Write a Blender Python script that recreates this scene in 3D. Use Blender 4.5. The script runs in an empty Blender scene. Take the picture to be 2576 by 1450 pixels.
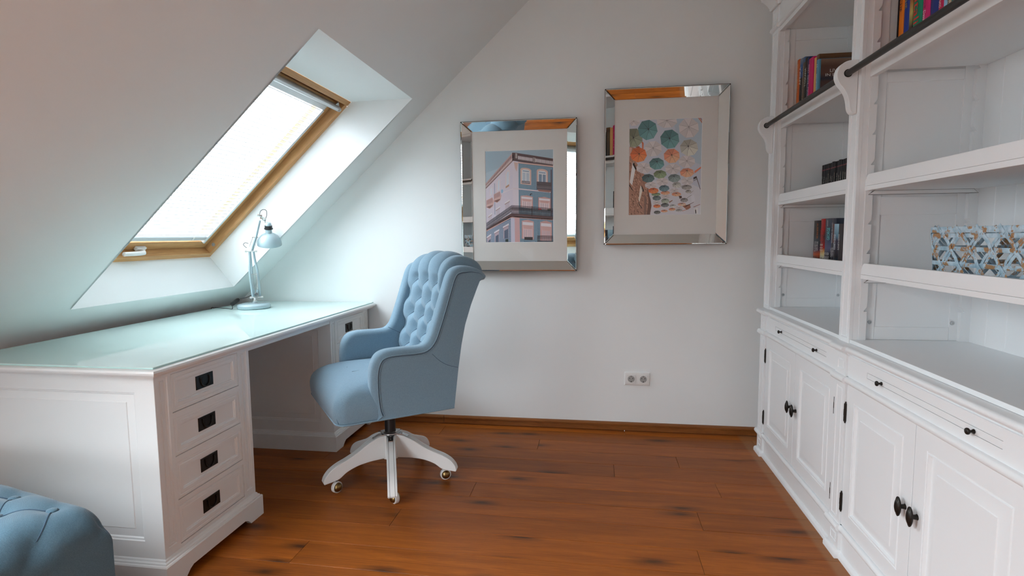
import bpy, bmesh, math, random
from math import sin, cos, pi, radians, sqrt
from mathutils import Vector, Matrix
random.seed(7)
SC = bpy.context.scene
COL = SC.collection

# ------------------------------------------------------------------ camera, world, exposure
H = 1.19
FPX = 1405.19
yaw, pitch, roll = radians(8.4994), radians(5.28955), radians(.47618)
fw = Vector((-sin(yaw) * cos(pitch), cos(yaw) * cos(pitch), -sin(pitch)))
rt = Vector((cos(yaw), sin(yaw), 0))
dn = fw.cross(rt)
r2 = rt * cos(roll) + dn * sin(roll)
d2 = -rt * sin(roll) + dn * cos(roll)
cam = bpy.data.cameras.new('camera')
cam.sensor_fit = 'HORIZONTAL'
cam.sensor_width = 36
cam.lens = FPX / 2576 * 36
cam.clip_start = .02
co = bpy.data.objects.new('camera', cam)
COL.objects.link(co)
m = Matrix.Identity(4)
for i in range(3):
    m[i][0] = r2[i]; m[i][1] = -d2[i]; m[i][2] = -fw[i]
m[2][3] = H
co.matrix_world = m
SC.camera = co

SKY = 24.0      # zenith radiance of a standard overcast sky
w = bpy.data.worlds.new('overcast_sky')
SC.world = w
w.use_nodes = True
bg = w.node_tree.nodes['Background']
bg.inputs[0].default_value = (.885, .935, 1.0, 1)
nt = w.node_tree
tcw = nt.nodes.new('ShaderNodeTexCoord'); spw = nt.nodes.new('ShaderNodeSeparateXYZ')
nt.links.new(tcw.outputs['Generated'], spw.inputs[0])
cie = nt.nodes.new('ShaderNodeMapRange')                       # L = Lz (1 + 2 sin h) / 3
cie.inputs[1].default_value = 0; cie.inputs[2].default_value = 1
cie.inputs[3].default_value = SKY / 3; cie.inputs[4].default_value = SKY
nt.links.new(spw.outputs[2], cie.inputs[0])
gnd = nt.nodes.new('ShaderNodeMath'); gnd.operation = 'GREATER_THAN'; gnd.inputs[1].default_value = -.02
nt.links.new(spw.outputs[2], gnd.inputs[0])
mxw = nt.nodes.new('ShaderNodeMix'); mxw.inputs[2].default_value = SKY * .09
nt.links.new(gnd.outputs[0], mxw.inputs[0]); nt.links.new(cie.outputs[0], mxw.inputs[3])
nt.links.new(mxw.outputs[0], bg.inputs[1])
vs = SC.view_settings
vs.view_transform = 'Standard'
vs.look = 'None'
vs.exposure = 0.54
vs.gamma = 1
vs.use_curve_mapping = False
SC.cycles.max_bounces = 12
SC.cycles.diffuse_bounces = 8
SC.cycles.transparent_max_bounces = 16
SC.cycles.caustics_reflective = False
SC.cycles.caustics_refractive = False
SC.cycles.sample_clamp_indirect = 6


# ------------------------------------------------------------------ mesh helpers
class MB:
    def __init__(s):
        s.v = []; s.f = []; s.c = None

    def add(s, vs_, fs):
        o = len(s.v)
        s.v += [tuple(p) for p in vs_]
        s.f += [tuple(i + o for i in f) for f in fs]
        return s

    def box(s, x0, x1, y0, y1, z0, z1):
        p = [(x, y, z) for z in (z0, z1) for y in (y0, y1) for x in (x0, x1)]
        return s.add(p, [(0, 2, 3, 1), (4, 5, 7, 6), (0, 1, 5, 4), (2, 6, 7, 3), (0, 4, 6, 2), (1, 3, 7, 5)])

    def boxT(s, T, a0, a1, b0, b1, c0, c1):
        p = [T(x, y, z) for z in (c0, c1) for y in (b0, b1) for x in (a0, a1)]
        return s.add(p, [(0, 2, 3, 1), (4, 5, 7, 6), (0, 1, 5, 4), (2, 6, 7, 3), (0, 4, 6, 2), (1, 3, 7, 5)])

    def loops(s, rings, cap0=True, cap1=True, closed=True):
        n = len(rings[0]); vs_ = [p for r in rings for p in r]; fs = []
        for k in range(len(rings) - 1):
            for i in range(n if closed else n - 1):
                j = (i + 1) % n
                fs.append((k * n + i, k * n + j, (k + 1) * n + j, (k + 1) * n + i))
        if cap0: fs.append(tuple(range(n))[::-1])
        if cap1: fs.append(tuple(range((len(rings) - 1) * n, len(rings) * n)))
        return s.add(vs_, fs)

    def stack(s, x0, x1, y0, y1, prof, sides=(1, 1, 1, 1)):
        """rectangular solid with a moulded edge: prof = [(inset, z)]; sides scale the inset on x0,x1,y0,y1"""
        a, b, c, d = sides
        return s.loops([[(x0 + i * a, y0 + i * c, z), (x1 - i * b, y0 + i * c, z), (x1 - i * b, y1 - i * d, z), (x0 + i * a, y1 - i * d, z)] for i, z in prof])

    def relief(s, T, w_, h_, rings):
        """panelled face in the plane T(u,v,depth); rings = [(inset, depth)]"""
        rr = []
        for i, d in rings:
            j = i if not isinstance(i, tuple) else None
            iu, iv = (j, j) if j is not None else i
            rr.append([T(iu, iv, d), T(w_ - iu, iv, d), T(w_ - iu, h_ - iv, d), T(iu, h_ - iv, d)])
        return s.loops(rr)

    def prism(s, poly, T, c0, c1):
        return s.loops([[T(a, b, c0) for a, b in poly], [T(a, b, c1) for a, b in poly]])

    def slab(s, poly, layers, T, wt=None):
        return s.loops([[T(a, b, c) for a, b in inset(poly, i, wt)] for c, i in layers])

    def tube(s, path, r, n=8, closed=False, caps=True):
        P = [Vector(p) for p in path]; N = len(P); rings = []
        up = None
        for k in range(N):
            if closed: t = P[(k + 1) % N] - P[k - 1]
            else: t = P[min(k + 1, N - 1)] - P[max(k - 1, 0)]
            t.normalize()
            if up is None:
                a = Vector((0, 0, 1)) if abs(t.z) < .9 else Vector((1, 0, 0))
                up = (a - t * a.dot(t)).normalized()
            else:
                up = up - t * up.dot(t)
                up.normalize()
            q = t.cross(up)
            rr = r[k] if isinstance(r, (list, tuple)) else r
            rings.append([P[k] + (up * cos(2 * pi * i / n) + q * sin(2 * pi * i / n)) * rr for i in range(n)])
        if closed:
            rings.append(rings[0])
            return s.loops(rings, False, False)
        return s.loops(rings, caps, caps)

    def lathe(s, prof, T, n=24):
        """prof = [(r, h)] round the local axis; T(x, y, h)"""
        return s.loops([[T(r * cos(2 * pi * i / n), r * sin(2 * pi * i / n), h) for i in range(n)] for r, h in prof])

    def grid(s, fn, nu, nv):
        vs_ = [fn(i / nu, j / nv) for j in range(nv + 1) for i in range(nu + 1)]
        return s.add(vs_, [(j * (nu + 1) + i, j * (nu + 1) + i + 1, (j + 1) * (nu + 1) + i + 1, (j + 1) * (nu + 1) + i) for j in range(nv) for i in range(nu)])

    def build(s, name, mat, parent=None, smooth=35, bevel=0, origin=None):
        me = bpy.data.meshes.new(name)
        vv = s.v
        if origin is not None:
            vv = [(p[0] - origin[0], p[1] - origin[1], p[2] - origin[2]) for p in vv]
        me.from_pydata(vv, [], s.f)
        bm = bmesh.new(); bm.from_mesh(me)
        bmesh.ops.recalc_face_normals(bm, faces=bm.faces)
        bm.to_mesh(me); bm.free()
        if s.c:
            at = me.color_attributes.new('print_colour', 'FLOAT_COLOR', 'POINT')
            for i, c in enumerate(s.c): at.data[i].color = (*c, 1)
        if smooth:
            me.shade_smooth()
            me.set_sharp_from_angle(angle=radians(smooth))
        if mat: me.materials.append(mat)
        o = bpy.data.objects.new(name, me)
        COL.objects.link(o)
        if origin is not None: o.location = origin
        if parent: adopt(o, parent)
        if bevel:
            b = o.modifiers.new('soft_edge', 'BEVEL'); b.width = bevel; b.segments = 2; b.limit_method = 'ANGLE'; b.angle_limit = radians(40)
        return o


def adopt(o, parent):
    """parent while keeping world placement; parents sit un-rotated, at their base"""
    o.parent = parent
    mw = ORIG.get(parent.name, Vector((0, 0, 0)))
    o.location = Vector(o.location) - mw
    ORIG[o.name] = Vector(o.location) + mw


ORIG = {}


def inset(poly, d, wt=None):
    n = len(poly); out = []
    A = sum(poly[i][0] * poly[(i + 1) % n][1] - poly[(i + 1) % n][0] * poly[i][1] for i in range(n))
    sg = 1 if A > 0 else -1
    for i in range(n):
        a, b, c = poly[i - 1], poly[i], poly[(i + 1) % n]
        e1 = Vector((b[0] - a[0], b[1] - a[1])); e2 = Vector((c[0] - b[0], c[1] - b[1]))
        if e1.length < 1e-9: e1 = e2
        if e2.length < 1e-9: e2 = e1
        e1.normalize(); e2.normalize()
        n1 = Vector((-e1.y, e1.x)) * sg; n2 = Vector((-e2.y, e2.x)) * sg
        nn = n1 + n2
        k = max(nn.length_squared / 2, .4)
        nn = nn / k
        ww = wt(b) if wt else 1
        out.append((b[0] + nn.x * d * ww, b[1] + nn.y * d * ww))
    return out


def catmull(pts, per=6, closed=False):
    P = [Vector(p) for p in pts]; n = len(P); out = []
    rng = range(n) if closed else range(n - 1)
    for i in rng:
        if closed: p0, p1, p2, p3 = P[i - 1], P[i], P[(i + 1) % n], P[(i + 2) % n]
        else: p0, p1, p2, p3 = P[max(i - 1, 0)], P[i], P[i + 1], P[min(i + 2, n - 1)]
        for k in range(per):
            t = k / per
            out.append(.5 * ((2 * p1) + (p2 - p0) * t + (2 * p0 - 5 * p1 + 4 * p2 - p3) * t * t + (3 * p1 - p0 - 3 * p2 + p3) * t ** 3))
    if not closed: out.append(P[-1])
    return [tuple(p) for p in out]


def roundrect(w_, h_, r, n=6):
    out = []
    for cx, cy, a0 in ((w_ - r, h_ - r, 0), (r, h_ - r, 90), (r, r, 180), (w_ - r, r, 270)):
        for k in range(n + 1):
            a = radians(a0 + 90 * k / n)
            out.append((cx + r * cos(a), cy + r * sin(a)))
    return out


def thing(name, label, cat, loc=(0, 0, 0), group=None):
    o = bpy.data.objects.new(name, None)
    o.empty_display_size = .1
    COL.objects.link(o)
    o.location = loc
    ORIG[o.name] = Vector(loc)
    tag(o, label, cat, group)
    return o


def tag(o, label=None, cat=None, group=None, kind=None):
    if label: o['label'] = label
    if cat: o['category'] = cat
    if group: o['group'] = group
    if kind: o['kind'] = kind
    return o


def copy_tree(o, parent=None, off=(0, 0, 0)):
    c = o.copy(); COL.objects.link(c)
    if parent: c.parent = parent
    else: c.location = Vector(o.location) + Vector(off)
    for ch in list(o.children): copy_tree(ch, c)
    return c


def axis_T(o, z, x=None):
    """local frame with axis z at o"""
    o = Vector(o); z = Vector(z).normalized()
    if x is None: x = Vector((1, 0, 0)) if abs(z.x) < .9 else Vector((0, 1, 0))
    x = Vector(x); x = (x - z * x.dot(z)).normalized(); y = z.cross(x)
    return lambda a, b, c: o + x * a + y * b + z * c


# ------------------------------------------------------------------ materials
def s2l(c):
    return tuple((x / 255 / 12.92) if x <= 10 else ((x / 255 + .055) / 1.055) ** 2.4 for x in c)


def mat(name, col, rough=.5, metal=0, spec=.5, coat=0, **k):
    m_ = bpy.data.materials.new(name); m_.use_nodes = True
    b = m_.node_tree.nodes['Principled BSDF']
    b.inputs['Base Color'].default_value = (*col, 1)
    b.inputs['Roughness'].default_value = rough
    b.inputs['Metallic'].default_value = metal
    b.inputs['Specular IOR Level'].default_value = spec
    b.inputs['Coat Weight'].default_value = coat
    b.inputs['Coat Roughness'].default_value = .05
    return m_


def nd(m_, t, **k):
    n = m_.node_tree.nodes.new(t)
    for a, v in k.items(): setattr(n, a, v)
    return n


def lk(m_, a, b): m_.node_tree.links.new(a, b)


def noise(m_, scale, vec=None, detail=4, rough=.5, dist=0):
    n = nd(m_, 'ShaderNodeTexNoise')
    n.inputs['Scale'].default_value = scale; n.inputs['Detail'].default_value = detail
    n.inputs['Roughness'].default_value = rough; n.inputs['Distortion'].default_value = dist
    if vec: lk(m_, vec, n.inputs['Vector'])
    return n


def ramp(m_, fac, stops):
    r = nd(m_, 'ShaderNodeValToRGB')
    e = r.color_ramp.elements
    while len(e) < len(stops): e.new(.5)
    for x, (p, c) in zip(e, stops):
        x.position = p; x.color = (*c, 1)
    lk(m_, fac, r.inputs[0])
    return r


def bump(m_, hgt, strength, dist=.002):
    b = nd(m_, 'ShaderNodeBump')
    b.inputs['Strength'].default_value = strength; b.inputs['Distance'].default_value = dist
    lk(m_, hgt, b.inputs['Height'])
    lk(m_, b.outputs[0], m_.node_tree.nodes['Principled BSDF'].inputs['Normal'])


def coords(m_, kind='Object', scale=None):
    tc = nd(m_, 'ShaderNodeTexCoord')
    o = tc.outputs[kind]
    if scale:
        mp = nd(m_, 'ShaderNodeMapping'); mp.inputs['Scale'].default_value = scale
        lk(m_, o, mp.inputs[0]); o = mp.outputs[0]
    return o


def mixc(m_, fac, a, b, mode='MIX'):
    n = nd(m_, 'ShaderNodeMix', data_type='RGBA', blend_type=mode)
    for s_, v in ((0, fac), (6, a), (7, b)):
        if hasattr(v, 'links') or hasattr(v, 'is_linked'): lk(m_, v, n.inputs[s_])
        elif s_ == 0: n.inputs[0].default_value = v
        else: n.inputs[s_].default_value = (*v, 1)
    return n.outputs[2]


def base_in(m_): return m_.node_tree.nodes['Principled BSDF'].inputs['Base Color']


# wall paint
M_wall = mat('white_wall_paint', (.79, .785, .78), .75, spec=.25)
c = coords(M_wall)
n1 = noise(M_wall, 180, c, 3); bump(M_wall, n1.outputs[0], .12, .001)
n2 = noise(M_wall, 1.4, c, 4)
r = ramp(M_wall, n2.outputs[0], [(.3, (.81, .845, .845)), (.7, (.845, .88, .88))])
lk(M_wall, r.outputs[0], base_in(M_wall))
M_white = mat('white_lacquer', (.83, .85, .845), .38, spec=.4)
c = coords(M_white); n1 = noise(M_white, 60, c, 3); bump(M_white, n1.outputs[0], .03, .0005)
M_shelf = mat('white_shelf_paint', (.81, .835, .845), .42, spec=.4)
c = coords(M_shelf); n1 = noise(M_shelf, 45, c, 3); bump(M_shelf, n1.outputs[0], .03, .0005)
M_plastic = mat('white_plastic', (.78, .78, .76), .3)
M_plastic_grey = mat('grey_plastic', (.35, .35, .34), .4)
M_black = mat('black_plastic', (.012, .012, .013), .4)
M_bronze = mat('dark_bronze', (.022, .019, .016), .38, metal=.6)
M_iron = mat('dark_iron', (.05, .047, .045), .45, metal=.7)
M_brass = mat('aged_brass', (.30, .20, .08), .33, metal=1)
M_chrome = mat('chrome', (.75, .75, .74), .18, metal=1)
M_steel = mat('brushed_steel', (.55, .57, .58), .33, metal=1)
M_alu = mat('pale_aluminium', (.62, .65, .66), .4, metal=.5)
M_gap = mat('dark_gap', (.02, .018, .015), .8)
M_lamp = mat('pale_blue_enamel', (.38, .50, .54), .22, coat=.4)
M_lampw = mat('white_enamel', (.8, .8, .78), .4)
M_groove = mat('grey_groove_line', (.14, .15, .16), .6)


def fabric(name, a, b, sc=1):
    m_ = mat(name, a, .92, spec=.15)
    b_ = m_.node_tree.nodes['Principled BSDF']
    b_.inputs['Sheen Weight'].default_value = .25
    b_.inputs['Sheen Roughness'].default_value = .5
    c_ = coords(m_)
    n_ = noise(m_, 520 * sc, c_, 3, .7)
    r_ = ramp(m_, n_.outputs[0], [(.35, a), (.68, b)])
    lk(m_, r_.outputs[0], base_in(m_))
    w1 = nd(m_, 'ShaderNodeTexWave', wave_type='BANDS', bands_direction='DIAGONAL'); w1.inputs['Scale'].default_value = 260 * sc
    w1.inputs['Distortion'].default_value = 1.5
    lk(m_, c_, w1.inputs[0])
    ad = nd(m_, 'ShaderNodeMath', operation='ADD'); lk(m_, w1.outputs[1], ad.inputs[0]); lk(m_, n_.outputs[0], ad.inputs[1])
    bump(m_, ad.outputs[0], .35, .0008)
    return m_


M_fab = fabric('blue_woven_fabric', (.155, .255, .335), (.235, .36, .45))
M_fab2 = fabric('blue_twill_fabric', (.062, .125, .170), (.096, .172, .225), .9)
M_seam_crease = mat('seam_and_crease_shade', (.045, .085, .13), .9)  # stitched seams, and the shade painted into the chair back's creases


def wood(name, dark, light, stretch, scale, rough, knots=True, rnd=.12, fade=False, ring=10, turn=0):
    m_ = mat(name, light, rough, spec=.22)
    tc = nd(m_, 'ShaderNodeTexCoord')
    oi = nd(m_, 'ShaderNodeObjectInfo')
    ml = nd(m_, 'ShaderNodeMath', operation='MULTIPLY'); ml.inputs[1].default_value = 37.0
    lk(m_, oi.outputs['Random'], ml.inputs[0])
    ad = nd(m_, 'ShaderNodeVectorMath', operation='ADD')
    lk(m_, tc.outputs['Object'], ad.inputs[0])
    cb = nd(m_, 'ShaderNodeCombineXYZ')
    for i in range(3): lk(m_, ml.outputs[0], cb.inputs[i])
    lk(m_, cb.outputs[0], ad.inputs[1])
    mp0 = nd(m_, 'ShaderNodeMapping'); mp0.inputs['Rotation'].default_value = (0, turn, 0)
    lk(m_, ad.outputs[0], mp0.inputs[0])
    mp = nd(m_, 'ShaderNodeMapping'); mp.inputs['Scale'].default_value = stretch
    lk(m_, mp0.outputs[0], mp.inputs[0])
    n_ = noise(m_, scale, mp.outputs[0], 6, .6, .6)
    nf = noise(m_, scale * 7, mp.outputs[0], 3, .6)
    wv = nd(m_, 'ShaderNodeTexWave', wave_type='RINGS', rings_direction='Z'); wv.inputs['Scale'].default_value = ring
    wv.inputs['Distortion'].default_value = 9; wv.inputs['Detail'].default_value = 3; wv.inputs['Detail Scale'].default_value = .6
    lk(m_, mp.outputs[0], wv.inputs[0])
    r1 = ramp(m_, n_.outputs[0], [(.28, dark), (.52, tuple((a + b) / 2 for a, b in zip(dark, light))), (.72, light)])
    c1 = mixc(m_, .35, r1.outputs[0], ramp(m_, wv.outputs[1], [(.2, tuple(x * .72 for x in light)), (.8, light)]).outputs[0])
    c2 = mixc(m_, ramp(m_, nf.outputs[0], [(.35, (.3, .3, .3)), (.6, (0, 0, 0))]).outputs[0], c1, dark)
    hs = nd(m_, 'ShaderNodeHueSaturation')
    mr = nd(m_, 'ShaderNodeMapRange'); mr.inputs[3].default_value = 1 - rnd; mr.inputs[4].default_value = 1 + rnd
    lk(m_, oi.outputs['Random'], mr.inputs[0]); lk(m_, mr.outputs[0], hs.inputs['Value']); lk(m_, c2, hs.inputs['Color'])
    out = hs.outputs[0]
    if knots:
        mk = nd(m_, 'ShaderNodeMapping'); mk.inputs['Scale'].default_value = (1.7, 5.5, 1)
        lk(m_, ad.outputs[0], mk.inputs[0])
        vo = nd(m_, 'ShaderNodeTexVoronoi', feature='F1', voronoi_dimensions='2D'); vo.inputs['Scale'].default_value = 1.0
        lk(m_, mk.outputs[0], vo.inputs[0])
        nk = noise(m_, 9, mp.outputs[0], 4)
        sm = nd(m_, 'ShaderNodeMath', operation='MULTIPLY_ADD'); sm.inputs[1].default_value = .16; lk(m_, nk.outputs[0], sm.inputs[0]); lk(m_, vo.outputs[0], sm.inputs[2])
        kn = ramp(m_, sm.outputs[0], [(.10, (.85, .85, .85)), (.15, (.5, .5, .5)), (.27, (0, 0, 0))])
        out = mixc(m_, kn.outputs[0], out, (.03, .014, .008))
    if fade:
        sp = nd(m_, 'ShaderNodeSeparateXYZ'); ge = nd(m_, 'ShaderNodeNewGeometry'); lk(m_, ge.outputs['Position'], sp.inputs[0])
        fr = ramp(m_, sp.outputs[0], [(.835, (0, 0, 0)), (.85, (.45, .45, .45))])
        out = mixc(m_, fr.outputs[0], out, (.36, .19, .085))
    lk(m_, out, base_in(m_))
    bump(m_, nf.outputs[0], .12, .0006)
    return m_


M_floor = wood('oiled_hardwood_plank', (.165, .040, .006), (.44, .124, .014), (.9, 11, 11), 2.2, .38, True, .16, True, 3)
M_base = wood('varnished_skirting_wood', (.17, .055, .014), (.30, .11, .028), (1.5, 12, 12), 2.5, .3, False, .05)
M_pine_y = wood('varnished_pine_along', (.42, .20, .075), (.66, .39, .17), (13, 1.3, 13), 2.0, .35, False, .05, ring=2.2)
M_pine_s = wood('varnished_pine_slope', (.42, .20, .075), (.66, .39, .17), (1.3, 13, 13), 2.0, .35, False, .05, ring=2.2, turn=radians(43.08))


def glass_mat(name, tint=(1, 1, 1), refl=1.0):
    m_ = bpy.data.materials.new(name); m_.use_nodes = True
    nt = m_.node_tree; nt.nodes.remove(nt.nodes['Principled BSDF'])
    tr = nd(m_, 'ShaderNodeBsdfTransparent'); tr.inputs[0].default_value = (*tint, 1)
    gl = nd(m_, 'ShaderNodeBsdfGlossy'); gl.inputs['Roughness'].default_value = .0
    fr = nd(m_, 'ShaderNodeFresnel'); ge = nd(m_, 'ShaderNodeNewGeometry')
    io = nd(m_, 'ShaderNodeMapRange'); io.inputs[3].default_value = 1.45; io.inputs[4].default_value = 1 / 1.45
    lk(m_, ge.outputs['Backfacing'], io.inputs[0]); lk(m_, io.outputs[0], fr.inputs[0])
    ml = nd(m_, 'ShaderNodeMath', operation='MULTIPLY'); ml.inputs[1].default_value = refl
    lk(m_, fr.outputs[0], ml.inputs[0])
    mx = nd(m_, 'ShaderNodeMixShader')
    lk(m_, ml.outputs[0], mx.inputs[0]); lk(m_, tr.outputs[0], mx.inputs[1]); lk(m_, gl.outputs[0], mx.inputs[2])
    lk(m_, mx.outputs[0], nt.nodes['Material Output'].inputs[0])
    return m_


M_glass = glass_mat('window_glass', (.97, .985, .985), .8)
M_glass_dim = glass_mat('dimmed_window_glass', (.78, .80, .805), .8)  # grey tint added to cut the light through the roof window with the blind
M_pglass = glass_mat('picture_glass', (1, 1, 1), .3)
M_mirror = mat('mirror_glass', (.84, .85, .82), .015, metal=1)
M_dglass = mat('pale_mint_frosted_glass', (.64, .81, .775), .025, spec=.6)
M_dedge = mat('aqua_glass_edge', (.52, .80, .78), .12)
M_mat = mat('off_white_mount_board', (.76, .75, .72), .8, spec=.2)
M_matcut = mat('white_mount_core', (.88, .88, .88), .7)
M_print = mat('printed_photo_paper', (.8, .8, .8), .55, spec=.3)
va = nd(M_print, 'ShaderNodeVertexColor'); va.layer_name = 'print_colour'
lk(M_print, va.outputs[0], base_in(M_print))
# blind slats: thin white lacquered metal letting a little light through
M_slat = bpy.data.materials.new('white_blind_slat'); M_slat.use_nodes = True
_n = M_slat.node_tree; _b = _n.nodes['Principled BSDF']; _b.inputs['Base Color'].default_value = (.78, .78, .78, 1); _b.inputs['Roughness'].default_value = .4
_t = nd(M_slat, 'ShaderNodeBsdfTranslucent'); _t.inputs[0].default_value = (.8, .82, .84, 1)
_x = nd(M_slat, 'ShaderNodeMixShader'); _x.inputs[0].default_value = .12
lk(M_slat, _b.outputs[0], _x.inputs[1]); lk(M_slat, _t.outputs[0], _x.inputs[2]); lk(M_slat, _x.outputs[0], _n.nodes['Material Output'].inputs[0])
M_lip = mat('slat_edge_shade', (.46, .48, .50), .5)  # darker grey on the slat lips paints in their thin shade lines
# painted cane
M_cane = mat('worn_blue_painted_cane', (.3, .45, .55), .7)
c = coords(M_cane)
na = noise(M_cane, 34, c, 6, .7); nb = noise(M_cane, 60, c, 3)
pa = ramp(M_cane, nb.outputs[0], [(.3, (.26, .42, .53)), (.7, (.52, .66, .74))])
lk(M_cane, mixc(M_cane, ramp(M_cane, na.outputs[0], [(.535, (0, 0, 0)), (.575, (1, 1, 1))]).outputs[0], pa.outputs[0], (.36, .20, .09)), base_in(M_cane))

FLAT = {}


def flat(c, rough=.5, spec=.4):
    k = (tuple(c), rough)
    if k not in FLAT: FLAT[k] = mat('tinted_print', s2l(c), rough, spec=spec)
    return FLAT[k]


def rampmat(stops, rough=.35):
    m_ = mat('printed_cover', (.1, .1, .1), rough)
    g = coords(m_, 'Generated')
    sp = nd(m_, 'ShaderNodeSeparateXYZ'); lk(m_, g, sp.inputs[0])
    nn = noise(m_, 6, g, 3)
    ad = nd(m_, 'ShaderNodeMath', operation='MULTIPLY_ADD'); ad.inputs[1].default_value = .06; lk(m_, nn.outputs[0], ad.inputs[0]); lk(m_, sp.outputs[2], ad.inputs[2])
    r_ = ramp(m_, ad.outputs[0], [(p + .03, s2l(c_)) for p, c_ in stops])
    lk(m_, r_.outputs[0], base_in(m_))
    return m_


# ------------------------------------------------------------------ the room
YW = 3.402; XR = 1.36; XL = -2.7; YF = -1.3
SLA, SLB = .922, 2.933               # roof slope z = SLA * x + SLB
ZC = 2.72; XC = (ZC - SLB) / SLA
sl = lambda x: SLA * x + SLB
HX0, HX1 = -2.211, -1.037
HOLES = [(2.06, 3.152), (-.27, .822)]
ys = [YF, -.27, .822, 2.06, 3.152, YW]; xs = [XL, HX0, HX1, XC]
b = MB()
for i in range(len(xs) - 1):
    for j in range(len(ys) - 1):
        if i == 1 and (ys[j], ys[j + 1]) in HOLES: continue
        x0, x1, y0, y1 = xs[i], xs[i + 1], ys[j], ys[j + 1]
        b.add([(x0, y0, sl(x0)), (x1, y0, sl(x1)), (x1, y1, sl(x1)), (x0, y1, sl(x0))], [(0, 1, 2, 3)])
b.add([(XC, YF, ZC), (XR, YF, ZC), (XR, YW, ZC), (XC, YW, ZC)], [(0, 1, 2, 3)])
ceiling = tag(b.build('ceiling', M_wall, smooth=0), kind='structure')

# window plane frame
WA = Vector((-2.363, 0, 1.079)); WB = Vector((-1.406, 0, 1.974))
WLEN = (WB - WA).length
WT = (WB - WA).normalized(); WN = Vector((WT.z, 0, -WT.x))


def WP(y, s_, d): return Vector((WA.x + WT.x * s_ + WN.x * d, y, WA.z + WT.z * s_ + WN.z * d))


for y0, y1 in HOLES:
    e = .012
    for quad in ([(HX0, y0, sl(HX0)), (HX0, y1, sl(HX0)), WP(y1, 0, 0), WP(y0, 0, 0)],
                 [(HX1, y0, sl(HX1)), (HX1, y1, sl(HX1)), WP(y1, WLEN, 0), WP(y0, WLEN, 0)],
                 [(HX0, y0, sl(HX0)), (HX1, y0, sl(HX1)), WP(y0, WLEN, 0), WP(y0, 0, 0)],
                 [(HX0, y1, sl(HX0)), (HX1, y1, sl(HX1)), WP(y1, WLEN, 0), WP(y1, 0, 0)]):
        q = [Vector(p) for p in quad]
        cen = sum(q, Vector()) / 4
        mid = (WP((y0 + y1) / 2, WLEN / 2, .12))
        nrm = (q[1] - q[0]).cross(q[2] - q[0]).normalized()
        if nrm.dot(mid - cen) > 0: nrm = -nrm
        bb = MB().loops([[tuple(p) for p in q], [tuple(p + nrm * e) for p in q]])
        tag(bb.build('reveal', M_wall, ceiling, smooth=0), kind='structure')

tag(MB().box(XL, XR + .1, YW, YW + .08, 0, 3.0).build('wall_back', M_wall, smooth=0), kind='structure')
tag(MB().box(XR, XR + .08, YF, YW, 0, ZC).build('wall_right', M_wall, smooth=0), kind='structure')
tag(MB().box(XL - .08, XL, YF, YW, 0, sl(XL)).build('wall_left', M_wall, smooth=0), kind='structure')
WX0, WX1, WZ0, WZ1 = -1.95, -.85, .12, 1.06
wf = MB()
for a0, a1, c0, c1 in ((XL, WX0, 0, 3.0), (WX1, XR + .1, 0, 3.0), (WX0, WX1, 0, WZ0), (WX0, WX1, WZ1, 3.0)): wf.box(a0, a1, YF - .16, YF, c0, c1)
tag(wf.build('wall_front', M_wall, smooth=0), kind='structure')
w3 = thing('window_3', None, None, ((WX0 + WX1) / 2, YF - .1, WZ0)); tag(w3, kind='structure')
for a0, a1, c0, c1 in ((WX0, WX1, WZ0, WZ0 + .05), (WX0, WX1, WZ1 - .05, WZ1), (WX0, WX0 + .05, WZ0 + .05, WZ1 - .05), (WX1 - .05, WX1, WZ0 + .05, WZ1 - .05)):
    MB().box(a0, a1, YF - .13, YF - .07, c0, c1).build('frame_board', M_white, w3, smooth=0, bevel=.004)
MB().box(WX0 + .05, WX1 - .05, YF - .104, YF - .098, WZ0 + .05, WZ1 - .05).build('glass_pane', M_glass, w3, smooth=0)
L = bpy.data.lights.new('sky_portal', 'AREA'); L.shape = 'RECTANGLE'; L.size = WX1 - WX0; L.size_y = WZ1 - WZ0; L.cycles.is_portal = True
o = bpy.data.objects.new('sky_portal', L); COL.objects.link(o); o.location = ((WX0 + WX1) / 2, YF - .15, (WZ0 + WZ1) / 2); o.rotation_euler = (radians(90), 0, 0)

# floor: sub-floor and every plank
floor = tag(MB().box(XL, XR, YF, YW, -.05, -.012).build('floor', M_gap, smooth=0), kind='structure')
TILT = -.015
yk = lambda k, x: 3.168 - .1528 * k + TILT * (x + .0)
JO = {0: [-.93, .9], 1: [-.316, ], 2: [.434], 3: [-1.45, .1], 4: [.573], 5: [-.566], 6: [.438], 7: [-.838], 8: [.387, -2.0], 9: [-1.109, .75]}
rows = range(-2, 36)
for k in rows:
    js = JO.get(k)
    if js is None:
        a = random.uniform(-2.2, -.9); js = [a, a + random.uniform(1.5, 2.0)]
    e = [XL] + sorted(js) + [XR]
    for a, b_ in zip(e[:-1], e[1:]):
        g = .0007
        y1a, y1b = yk(k - 1, a) - g, yk(k - 1, b_) - g
        y0a, y0b = yk(k, a) + g, yk(k, b_) + g
        if min(y0a, y0b) > YW or max(y1a, y1b) < YF: continue
        cl = lambda v: max(min(v, YW), YF)
        q = [(a + g, cl(y0a)), (b_ - g, cl(y0b)), (b_ - g, cl(y1b)), (a + g, cl(y1a))]
        ox, oy = (a + b_) / 2, (q[0][1] + q[2][1]) / 2
        if abs(q[3][1] - q[0][1]) < .004: continue
        dz = random.uniform(-.0004, .0002)
        mb = MB().slab(q, [(-.012, 0), (dz - .0008, 0), (dz, .0008)], lambda x, y, z: (x, y, z))
        mb.build('floor_plank', M_floor, floor, smooth=0, origin=(ox, oy, 0))

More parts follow.
